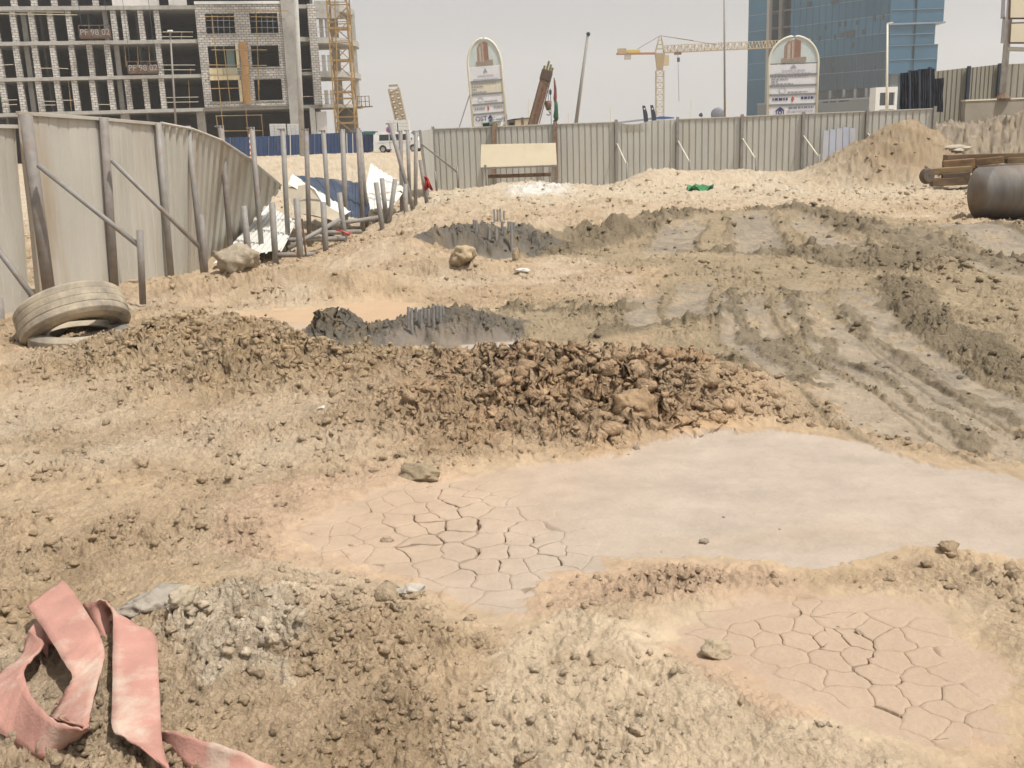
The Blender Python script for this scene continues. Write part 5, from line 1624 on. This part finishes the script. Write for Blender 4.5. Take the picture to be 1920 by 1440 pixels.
# ------------------------------------------------------------------ masts, lamps and other things standing behind the fence
def mastpole(name, lab, u0, v0, u1, v1, Y, r0, r1, m, cat='pole'):
    t = thing(name, lab, cat, P(u1, v1, Y))
    MB().tube([P(u1, v1 + 30, Y), P(u0, v0, Y)], [r0, r1], 10).build('shaft', m, t, smooth=True)
    return t
t = mastpole('lamp_mast', 'tall pale lamp mast rising out of the picture before the building shell', 553, -40, 569, 290, 98, .28, .20, CONC)
t = mastpole('lamp_post', 'thin street lamp before the open floors of the building shell', 319, 60, 332, 240, 98, .11, .07, GALV, 'street lamp')
MB().box(P(319, 58, 97.8), (.45, .3, .14)).build('lamp_head', WPAINT, t, bevel=.03)
t = mastpole('lamp_post', 'street lamp post leaning right of the brown crane boom', 1102, 66, 1075, 238, 75, .15, .09, GALV, 'street lamp')
MB().lathe(P(1103, 63, 75), (0, 0, 1), [(.001, -.18), (.1, -.16), (.14, -.05), (.14, .06), (.001, .12)], 12).build('lamp_head', SLATE, t)
mastpole('mast', 'tall thin white mast left of the glass tower', 1358, -40, 1359, 220, 62, .065, .05, GALV)
o = MB().tube([P(1361, 190, 62), P(1361, 232, 62)], .05, 6).build('marker_rod', FRAMEW); tag(o, 'short pale rod at the foot of the tall thin mast', 'rod')
t = mastpole('lamp_post', 'pale street lamp before the corner of the glass tower', 1664, 45, 1662, 215, 100, .13, .09, FRAMEW, 'street lamp')
MB().bar(P(1663, 44, 100), P(1674, 42, 100), .18, .10).build('lamp_head', FRAMEW, t)
for (u, v, lab) in ((991, 186, 'faint thin pole left of the brown crane boom'), (1066, 212, 'faint thin pole right of the furled flag'), (1145, 200, 'faint thin pole left of the two dark upright plates'),
                    (1296, 187, 'faint thin pole between the tower crane and the round grey dish')):
    o = MB().tube([P(u, v, 150), P(u, 245, 150)], .07, 6).build('thin_pole', FRAMEW); tag(o, lab, 'pole', 'thin far poles')
# telescopic boom of a mobile crane
bo = thing('crane_boom', 'brown telescopic crane boom with ragged head rising behind the fence', 'crane', P(992, 245, 60))
a, b = P(991, 262, 60), P(1022, 148, 60)
MB().bar(a, b, .55, .7).build('boom', RUST, bo, bevel=.04)
d = (b - a).normalized()
MB().bar(a + Vector((.13, -.36, 0)), b + Vector((.13, -.36, 0)) - d * .4, .10, .05).build('boom_rib', mat('rust_red', (.20, .105, .07), .7), bo)
MB().bar(a + Vector((-.15, -.36, 0)), b + Vector((-.15, -.36, 0)) - d * .2, .12, .05).build('boom_rib', mat('rust_dull', (.22, .14, .10), .8), bo)
MB().bar(b - d * .1, b + d * .5, .62, .76).build('boom_head', mat('head_dark', (.10, .07, .05), .8), bo, bevel=.05)
for x, l in ((-.22, .75), (-.05, 1.0), (.12, .8), (.26, .62)):
    MB().bar(b + Vector((x, -.1, 0)), b + Vector((x, -.1, 0)) + d * l, .12).build('head_lug', mat('head_olive', (.20, .18, .06), .8), bo)
MB().tube([b + d * .3 + Vector((.32, -.2, 0)), P(1011, 232, 60)], .03, 6).build('cable', RUST, bo)
hb = thing('hook_block', 'dark crane hook block hanging right of the brown boom', 'hook', P(1028, 200, 60))
MB().tube([P(1028, 140, 60), P(1028, 192, 60)], .015, 5).build('rope', SLATE, hb)
MB().lathe(P(1028, 197, 60), (0, 0, 1), [(.001, -.30), (.10, -.30), (.19, -.05), (.20, .20), (.12, .24), (.001, .24)], 14).build('block', RUST, hb, smooth=True)
pts = [P(1028, 197, 60) + Vector((.10 * math.sin(k), 0, -.36 - .10 * (1 - math.cos(k)))) for k in np.linspace(0, 4.4, 10)]
MB().tube(pts, .035, 6).build('hook', RUST, hb)
t = thing('hook_ball', 'small dark ball hook on a rope beside the furled flag', 'hook', P(1033, 235, 60))
MB().tube([P(1032, 170, 60), P(1034, 240, 60)], .018, 5).build('rope', SLATE, t)
MB().lathe(P(1032, 172, 60), (0, 0, 1), [(.001, -.22), (.07, -.12), (.08, .06), (.001, .18)], 10).build('ball', SLATE, t)
# furled flag
fl = thing('flag', 'furled flag in dark green, red and white on a pole at the fence', 'flag', P(1041, 235, 58))
MB().tube([P(1039, 146, 58), P(1041, 240, 58)], .03, 6).build('pole', SLATE, fl)
for k, (u, v0, v1, w0, w1, c) in enumerate(((1040, 150, 192, .03, .10, (.20, .06, .05)), (1042, 190, 226, .08, .16, (.03, .10, .06)), (1044, 196, 224, .05, .12, (.55, .58, .54)))):
    a, b = P(u, v0, 57.9), P(u + 1, v1, 57.9)
    MB().tube([a, a.lerp(b, .4) + Vector((.03, 0, 0)), a.lerp(b, .8), b], [w0, (w0 + w1) / 2, w1, w1 * .6], 8).build('cloth', mat('flag%d' % k, c, .8), fl, smooth=True)
MB().lathe(P(1041, 229, 57.9), (0, 0, 1), [(.001, -.1), (.13, -.1), (.1, .0), (.13, .1), (.001, .1)], 10).build('collar', SLATE, fl)
# site cabins, bus roof
cb = thing('site_cabin', 'low cream site cabin roof showing above the fence beside the brown boom', 'cabin', P(970, 245, 70))
MB().prism([P(944, 228, 70), P(966, 224, 70), P(966, 246, 70), P(944, 246, 70)], (0, 4, 0)).build('end_wall', mat('cabin_grey', (.34, .30, .26), .7), cb)
MB().prism([P(966, 225, 69.8), P(1000, 222, 70.5), P(1000, 246, 70.5), P(966, 246, 69.8)], (0, 3, 0)).build('long_wall', CREAM, cb)
MB().prism([P(942, 227, 69.6), P(964, 222.5, 69.6), P(1002, 219.5, 70.2), P(1002, 222, 70.2), P(965, 225, 69.6), P(942, 229, 69.6)], (0, 4.4, 0)).build('roof', mat('cabin_roof', (.10, .13, .17), .6), cb)
MB().prism([P(955, 231, 69.9), P(963, 230, 69.9), P(963, 235, 69.9), P(955, 236, 69.9)], (0, .05, 0)).build('window', GLASS_D, cb)
lo = MB().bar(P(979, 220, 68), P(980, 236, 68), .18, .1).build('brown_stanchion', RUST); tag(lo, 'small brown stanchion before the cream cabin wall', 'post')
bs = thing('bus', 'white bus roof with dark windows just above the fence by the OST sign', 'bus', P(925, 245, 52))
MB().prism([P(903, 231, 50), P(940, 226, 50), P(942, 229, 50), P(942, 250, 50), P(903, 250, 50)], (0, 2.4, 0)).build('body', WPAINT, bs, bevel=.05)
MB().prism([P(905, 231, 49.9), P(917, 230, 49.9), P(917, 240, 49.9), P(905, 240, 49.9)], (0, .05, 0)).build('window', GLASS_D, bs)
MB().prism([P(919, 234, 49.9), P(932, 232, 49.9), P(932, 240, 49.9), P(919, 240, 49.9)], (0, .05, 0)).build('window', GLASS_D, bs)
MB().prism([P(903, 232, 49.8), P(941, 227, 49.8), P(941, 225.5, 49.8), P(903, 230, 49.8)], (0, 2.5, 0)).build('roof_edge', mat('bus_green', (.16, .34, .26), .5), bs)
# two dark upright plates, blue roof, dish, flood light
for k, (u, lab) in enumerate(((1210, 'left of the two dark upright plates above the back fence'), (1225, 'right of the two dark upright plates above the back fence'))):
    t = thing('steel_plate', lab, 'steel plate', P(u, 235, 45), 'dark upright plates')
    MB().prism([P(u - 5, 198 - k, 45), P(u - .5, 198 - k, 45), P(u + 4.5, 214, 45), P(u + 6, 236, 45), P(u - 1, 236, 45)], (0, .15, 0)).build('plate', SLATE, t)
    MB().lathe(P(u - 1.5, 204, 44.97), (0, 1, 0), [(.001, 0), (.035, 0), (.035, .02), (.001, .02)], 10).build('hole', WPAINT, t)
o = MB().prism([P(1228, 220, 90), P(1242, 218, 90), P(1264, 220, 90), P(1264, 222, 90), P(1228, 222.5, 90)], (0, 6, 0)).build('site_shed', ROOFB); tag(o, 'bright blue shed roof just showing above the back fence', 'shed')
o = MB().prism([P(1155, 229, 60), P(1205, 223, 60), P(1228, 221.5, 60), P(1228, 224, 60), P(1157, 232, 60)], (0, 3, 0)).build('site_shed', mat('shed_grey', (.30, .32, .34), .6)); tag(o, 'grey shed roof edge above the dented fence panel', 'shed')
t = thing('round_dish', 'round grey dish or tank top above the back fence by the thin mast', 'dish', P(1345, 235, 110))
MB().lathe(P(1346, 214.5, 110), (.1, 1, .05), [(.001, -.1), (.55, -.06), (.7, .05), (.72, .15), (.001, .3)], 28).build('bowl', DOME, t, smooth=True)
MB().tube([P(1346, 216, 110.3), P(1346, 245, 110.3)], .12, 8).build('stand', DOME, t)
t = thing('flood_light', 'tiny dark floodlight on a rod above the back fence', 'floodlight', P(1315, 235, 60))
MB().lathe(P(1314.5, 216, 60), (-.6, -.5, .5), [(.001, -.1), (.07, -.08), (.12, .06), (.001, .08)], 12).build('head', SLATE, t)
MB().tube([P(1315, 218, 60), P(1315, 240, 60)], .03, 6).build('rod', FRAMEW, t)
from mathutils import noise as mnoise

# ------------------------------------------------------------------ tyres
def tyre(name, label, c, n_, R_, W_, material, sag=0.0):
    t = thing(name, label, 'tyre', c, 'old truck tyres by the left fence')
    h = W_ / 2
    prof = [(R_ * .58, h * .80), (R_ * .60, h * .86), (R_ * .80, h), (R_ * .93, h * .94), (R_ * .985, h * .80), (R_, h * .74), (R_, h * .48), (R_ * .995, h * .45), (R_ * .995, h * .38), (R_ * 1.005, h * .35),
            (R_ * 1.005, h * .06), (R_ * 1.0, h * .04)]
    prof += [(r, -z) for r, z in reversed(prof)]
    prof += [(R_ * .60, -h * .72), (R_ * .80, -h * .86), (R_ * .90, -h * .6), (R_ * .92, 0), (R_ * .90, h * .6), (R_ * .80, h * .86), (R_ * .60, h * .72)]
    MB().lathe(c, n_, prof, 72, True).build('carcass', material, t, smooth=False)
    return t
tc1 = P(137, 597, 10.9)
tyre('truck_tyre', 'dust-covered truck tyre tilted against the earth bank by the fence', tc1, Vector((.36, -.40, -.84)), .575, .38, RUBBER_D)
tc2 = P(152, 642, 10.75)
tyre('truck_tyre', 'half-buried truck tyre lying flat beneath the tilted tyre', tc2, Vector((.03, -.04, 1)), .52, .30, RUBBER_D)

# ------------------------------------------------------------------ pile heads: rebar stubs rising from the dark heaps
def rebar_ring(name, lab, pts, Y, jit):
    t = thing(name, lab, 'rebar cage', P(pts[0][0], pts[0][2], Y), 'pile heads with starter bars')
    rn = random.Random(3)
    for k, (u, v0, v1) in enumerate(pts):
        y = Y + jit[k % len(jit)]
        a, b = P(u, v1, y), P(u + rn.uniform(-.6, .6), v0, y)
        MB().tube([a - Vector((0, 0, .35)), a, b], .022 if Y > 12 else .014, 7).build('bar', REBAR, t)
    return t
rebar_ring('rebar_cage', 'far pile head with grey starter bars sticking out of a dark heap', [(889, 412, 444), (893, 413, 446), (905, 413, 440), (915, 418, 450), (923, 416, 436), (931, 423, 452), (942, 415, 434), (946, 425, 455), (954, 415, 438), (959, 416, 452), (963, 417, 446), (918, 424, 448)],
           16.35, [0, -.15, .2, -.3, .3, -.35])
rebar_ring('rebar_cage', 'near pile head with short starter bars caked in dark slurry', [(766, 575, 606), (772, 577, 600), (780, 576, 604), (790, 579, 606), (797, 577, 598), (804, 580, 608), (813, 574, 604), (819, 573, 602), (826, 573, 603), (831, 575, 605), (786, 580, 606)],
           9.72, [0, -.08, .08, -.05, .1])
o = rebar_ring('rebar_cage', 'small cluster of thin rods beyond the far pile head', [(927, 392, 404), (933, 393, 405), (938, 391, 403), (945, 395, 405)], 22.5, [0, .2, -.2])

# ------------------------------------------------------------------ stones that can be told apart
def stone(name, lab, u, v, size, colr, seed, squash=(1, .8, .7), sink=.32, cat='stone', group='loose stones on the site', angular=.35):
    g = on_ground(u, v)
    z = gz(g.x, g.y)
    bm = bmesh.new()
    bmesh.ops.create_icosphere(bm, subdivisions=4, radius=1)
    rn = random.Random(seed)
    planes = [(Vector((rn.gauss(0, 1), rn.gauss(0, 1), rn.gauss(0, 1))).normalized(), rn.uniform(.55, .9)) for _ in range(9)]
    ph = [rn.uniform(0, 6) for _ in range(6)]
    for vtx in bm.verts:
        p = vtx.co.copy()
        for n_, d in planes:
            e = p.dot(n_) - d
            if e > 0: p -= n_ * e * .92
        k = 1 + .06 * math.sin(p.x * 5 + ph[0]) * math.sin(p.y * 6 + ph[1]) + .05 * math.sin(p.z * 8 + ph[2] + p.x * 4) +   .24 * mnoise.fractal(p * 2.8 + Vector((seed, 0, 0)), .9, 2.1, 5)
        p *= k
        vtx.co = Vector((p.x * squash[0], p.y * squash[1], p.z * squash[2])) * size
    me = bpy.data.meshes.new(name)
    bm.to_mesh(me); bm.free()
    me.polygons.foreach_set('use_smooth', [True] * len(me.polygons))
    me.materials.append(mat('stone_%s' % '_'.join('%d' % (c * 100) for c in colr), colr, .92, 0, .18, 9, tuple(c * .75 for c in colr), .3, 4, .6, 40))
    o = bpy.data.objects.new(name, me)
    COL.objects.link(o)
    o.location = (g.x, g.y, z + size * squash[2] * (1 - 2 * sink) * .8)
    o.rotation_euler = (0, 0, rn.uniform(0, 6.28))
    return tag(o, lab, cat, group)
CS = (.46, .43, .38)
stone('boulder', 'large grey and tan boulder at the foot of the torn fence panel', 447, 512, .28, (.36, .30, .22), 2, (1.1, .8, .75), .2, 'boulder')
stone('boulder', 'tan rounded boulder below the far pile head', 866, 494, .25, (.40, .31, .20), 8, (1, .8, .8), .2, 'boulder')
stone('boulder', 'small upright stone at the right foot of the far pile head', 967, 492, .13, (.36, .29, .19), 9, (.5, .5, 1.1), .15)
stone('stone', 'white rounded stone on the edge of the cracked mud', 774, 1116, .062, (.50, .45, .38), 12, (1.2, .7, .6), .2)
stone('stone', 'grey broken slab lying beside the hose', 300, 1140, .135, (.34, .30, .245), 15, (1.3, .9, .5), .3)
stone('stone', 'rounded tan clod right of the grey broken slab', 352, 1168, .07, (.42, .35, .25), 16, (1.1, .8, .7), .2)
stone('stone', 'small white stone near the middle of the rough ground left of the pond', 604, 772, .035, (.60, .57, .50), 18, (1, .8, .8), .1)
stone('stone', 'small white flat stone right of the tan boulder', 980, 515, .09, (.64, .62, .58), 19, (1.2, .8, .4), .1)
stone('stone', 'grey-green lump at the left tip of the right mud pan', 1345, 1222, .06, (.40, .32, .22), 23, (1.1, .9, .9), .4)
stone('stone', 'dark lumpy clod at the upper left corner of the mud pond', 785, 895, .10, (.30, .235, .15), 24, (1.5, .7, .6), .4)
stone('boulder', 'square clay boulder on the right end of the clod bank', 1190, 800, .15, (.33, .225, .13), 26, (1.0, .8, 1.0), .35, 'boulder')
stone('boulder', 'flat concrete slab edge just above the timber stack', 1790, 285, .45, (.44, .38, .30), 30, (1.3, .7, .3), .2, 'boulder')
# green scrap by the back fence
g = on_ground(1312, 360)
mb = MB()
vs = []
for i in range(6):
    for k in range(9):
        s, f_ = k / 8 - .5, i / 5 - .5
        vs.append(Vector((g.x + s * .75, g.y + f_ * .4, gz(g.x, g.y) + .08 + .09 * math.sin(9 * s + 5 * f_) + .06 * math.sin(17 * f_ + 7 * s))))
mb.add(vs, [(i * 9 + k, i * 9 + k + 1, (i + 1) * 9 + k + 1, (i + 1) * 9 + k) for i in range(5) for k in range(8)])
tag(mb.build('plastic_scrap', GREEN, solid=.01), 'bright green crumpled plastic scrap before the back fence', 'scrap')

# ------------------------------------------------------------------ flat pink hose in the left foreground
def hz_(x, y, dz):
    # read offsets from a zoom of the photo: 3.692 zoom pixels per photo pixel, origin (0, 1060)
    u, v = x / 3.692, 1060 + y / 3.692
    d = ray(u, v)
    z = dz
    for _ in range(3):
        p = EYE + d * ((z - EYE.z) / d.z)
        z = float(macro(np.array([p.x]), np.array([p.y]))[0]) + .01 + dz
    return EYE + d * ((z - EYE.z) / d.z)
HOSE = mat('pink_hose', (.47, .25, .20), .7, 0, .12, 7, (.55, .45, .36), .32, 4.5, .2, 90, spec=.2, sharp=.2)
secs = [  # (edge A, edge B): x, y in the zoom, height above the ground
    ((2150, 1520, .02), (1900, 1640, .02)), ((1900, 1400, .05), (1640, 1520, .03)), ((1700, 1305, .08), (1440, 1440, .02)), ((1480, 1235, .10), (1290, 1385, .02)), ((1300, 1180, .09), (1215, 1300, .02)),
    ((1180, 1150, .07), (1150, 1230, .02)), ((1115, 1148, .06), (1125, 1215, .015)), None,
    ((1175, 1420, .02), (1210, 1480, .0)), ((1170, 1400, .03), (1000, 1282, .07)), ((1135, 1290, .05), (860, 1190, .08)), ((1116, 1150, .07), (776, 1128, .09)), ((1110, 1000, .08), (778, 900, .09)),
    ((1095, 700, .09), (780, 640, .11)), ((1080, 490, .09), (782, 430, .12)), ((960, 425, .08), (779, 330, .13)), ((830, 355, .06), (752, 275, .13)), ((780, 330, .03), (715, 241, .12)),
    ((765, 430, .01), (655, 246, .10)), ((740, 510, .005), (590, 262, .07)), ((690, 480, .005), (575, 268, .04)), None,
    ((190, 290, .10), (430, 103, .12)), ((235, 345, .115), (500, 175, .135)), ((300, 440, .12), (565, 275, .14)), ((400, 600, .12), (660, 420, .14)), ((455, 690, .11), (708, 530, .13)), ((500, 768, .09), (725, 605, .12)),
    ((480, 820, .07), (712, 690, .11)), ((440, 905, .05), (668, 840, .10)), ((395, 975, .03), (638, 960, .10)), ((350, 1042, .02), (612, 1100, .11)), ((345, 1050, .02), (612, 1128, .12)), None,
    ((614, 1108, .128), (618, 1130, .03)), ((590, 1128, .13), (598, 1150, .025)), ((540, 1130, .13), (520, 1220, .02)), ((430, 1102, .13), (395, 1300, .01)), ((345, 1050, .13), (290, 1345, .005)), ((270, 980, .13), (200, 1305, .005)), ((215, 900, .13), (90, 1225, .01)),
    ((180, 820, .125), (0, 1165, .02)), ((164, 745, .12), (-100, 1080, .03)), ((180, 700, .11), (-120, 900, .03)), ((230, 640, .10), (0, 745, .04)), ((300, 560, .09), (120, 660, .03)), ((285, 510, .08), (165, 590, .02)), ((205, 450, .07), (180, 520, .01)), None,
    ((205, 455, .07), (330, 640, .01)), ((270, 370, .09), (345, 560, .02)), ((330, 380, .09), (390, 560, .03)),
]
mb = MB()
run = []
def flush():
    if len(run) < 2: return
    A = [hz_(*a) for a, b in run]; B = [hz_(*b) for a, b in run]
    def cr(pts, s):
        i = min(int(s), len(pts) - 2); t = s - i
        p0, p1, p2, p3 = pts[max(i - 1, 0)], pts[i], pts[i + 1], pts[min(i + 2, len(pts) - 1)]
        return .5 * ((2 * p1) + (p2 - p0) * t + (2 * p0 - 5 * p1 + 4 * p2 - p3) * t * t + (3 * p1 - p0 - 3 * p2 + p3) * t ** 3)
    n = (len(run) - 1) * 5
    W_ = 6
    vs = []
    for k in range(n + 1):
        s = k / 5
        a, b = cr(A, s), cr(B, s)
        for j in range(W_ + 1):
            f_ = j / W_
            p = a.lerp(b, f_)
            vs.append(p + Vector((0, 0, .003 * math.sin(7 * s + 5 * f_) + .002 * math.sin(13 * f_ + 3 * s))))
    mb.add(vs, [(k * (W_ + 1) + j, k * (W_ + 1) + j + 1, (k + 1) * (W_ + 1) + j + 1, (k + 1) * (W_ + 1) + j) for k in range(n) for j in range(W_)])
for s_ in secs + [None]:
    if s_ is None:
        flush(); run = []
    else:
        run.append(s_)
tag(mb.build('flat_hose', HOSE, smooth=True, solid=.007, bevel=0), 'dusty pink flat hose folded on the ground in the left foreground', 'hose')

# ------------------------------------------------------------------ loose clods: thousands of crumbs of earth, one mass
def clods(n, seed, zone=None):
    rng = np.random.default_rng(seed)
    shapes = []
    for k in range(16):
        bm = bmesh.new()
        bmesh.ops.create_icosphere(bm, subdivisions=2 if k < 8 else 1, radius=1)
        V = np.array([v.co[:] for v in bm.verts])
        bmesh.ops.triangulate(bm, faces=bm.faces)
        Fc = np.array([[v.index for v in f.verts] for f in bm.faces])
        bm.free()
        for _ in range(4):
            nn = rng.normal(size=3); nn /= np.linalg.norm(nn)
            e = V @ nn - rng.uniform(.5, .9)
            V = V - np.maximum(e, 0)[:, None] * nn * .8
        V = V * (1 + rng.uniform(-.42, .26, (len(V), 1)))
        shapes.append((V, Fc))
    th_ = rng.uniform(-.52, .52, n * 4)
    r_ = 2.1 * np.exp(rng.random(n * 4) ** .85 * math.log(34 / 2.1))
    x, y = np.sin(th_) * r_, np.cos(th_) * r_
    h, c, w_, rl, *_ = terrain(x, y)
    pt = sstep(-.3, .5, fbm(x * 1.6, y * 1.6, 3, 205))
    keep = (rng.random(n * 4) < np.clip(rl, 0, 1.2) * (.15 + .85 * pt) * .95) & ((rl > .16) | (rng.random(n * 4) < .12))
    if zone is not None:                      # bigger lumps heaped along the banks
        x = np.concatenate([rng.normal(q[0], q[2], int(n * q[4])) for q in zone]); y = np.concatenate([rng.normal(q[1], q[3], int(n * q[4])) for q in zone])
        r_ = np.hypot(x, y)
        h, c, w_, rl, *_ = terrain(x, y)
        keep = rl > .35
    idx = np.where(keep)[0][:n]
    vs, fs, cs, ws = [], [], [], []
    o = 0
    for i in idx:
        V, Fc = shapes[rng.integers(8) if r_[i] < 7 else rng.integers(8, 16)]
        s = (.0046 + .0007 * r_[i]) * math.exp(rng.normal(0, .6)) * (1 + .7 * min(1.2, rl[i]))
        s = min(s, .018 + .0032 * r_[i])
        if zone is not None:
            s = min(.085, (.0060 + .0015 * r_[i]) * math.exp(rng.normal(0, .65)))
        a = rng.uniform(0, 6.28)
        sc_ = np.array([1, rng.uniform(.6, .95), rng.uniform(.45, .85)]) * s
        Q = V * sc_
        ca, sa = math.cos(a), math.sin(a)
        Q = np.stack([Q[:, 0] * ca - Q[:, 1] * sa, Q[:, 0] * sa + Q[:, 1] * ca, Q[:, 2]], 1)
        Q += np.array([x[i], y[i], h[i] + s * .12])
        vs.append(Q); fs.append(Fc + o); o += len(V)
        cs.append(np.repeat((c[i] * rng.uniform(.90, 1.08))[None, :], len(V), 0)); ws.append(np.full(len(V), w_[i]))
    co = np.concatenate(vs)
    me = np_mesh('clods' if zone is None else 'bank_clods', co, np.concatenate(fs), 3)
    me.polygons.foreach_set('use_smooth', np.ones(len(me.polygons), bool))
    set_attr(me, np.concatenate(cs), np.concatenate(ws), np.full(len(co), .8))
    me.materials.append(EARTH)
    ob = bpy.data.objects.new(me.name, me)
    COL.objects.link(ob)
    ob['kind'] = 'stuff'
    ob['label'] = 'loose crumbs and clods of dry earth scattered over the site' if zone is None else 'bigger earth lumps heaped along the clod banks'
    ob['category'] = 'clods'
clods(10500, 77)
clods(3000, 78, [(.5, 6.9, .65, .38, .40), (1.3, 6.6, .25, .25, .12), (-3.0, 9.4, .6, .5, .16), (-1.8, 8.3, .7, .35, .20), (5.6, 12.3, .6, .9, .05), (-.72, 3.75, .24, .22, .10), (2.15, 4.1, .28, .6, .09), (.1, 3.95, .4, .14, .05), (-1.4, 4.6, .4, .5, .06)])

# ------------------------------------------------------------------ dusty air
hzm = bpy.data.materials.new('dust_haze')
hzm.use_nodes = True
N_, L_ = hzm.node_tree.nodes, hzm.node_tree.links
N_.clear()
out = N_.new('ShaderNodeOutputMaterial')
pv = N_.new('ShaderNodeVolumePrincipled')
pv.inputs['Color'].default_value = (.95, .965, .99, 1)
pv.inputs['Density'].default_value = .0005
pv.inputs['Anisotropy'].default_value = .3
L_.new(pv.outputs[0], out.inputs['Volume'])
o = MB().box((0, 700, 54), (2400, 1800, 112)).build('haze', hzm)
o['kind'] = 'stuff'
o['label'] = 'pale dusty haze over the whole site'
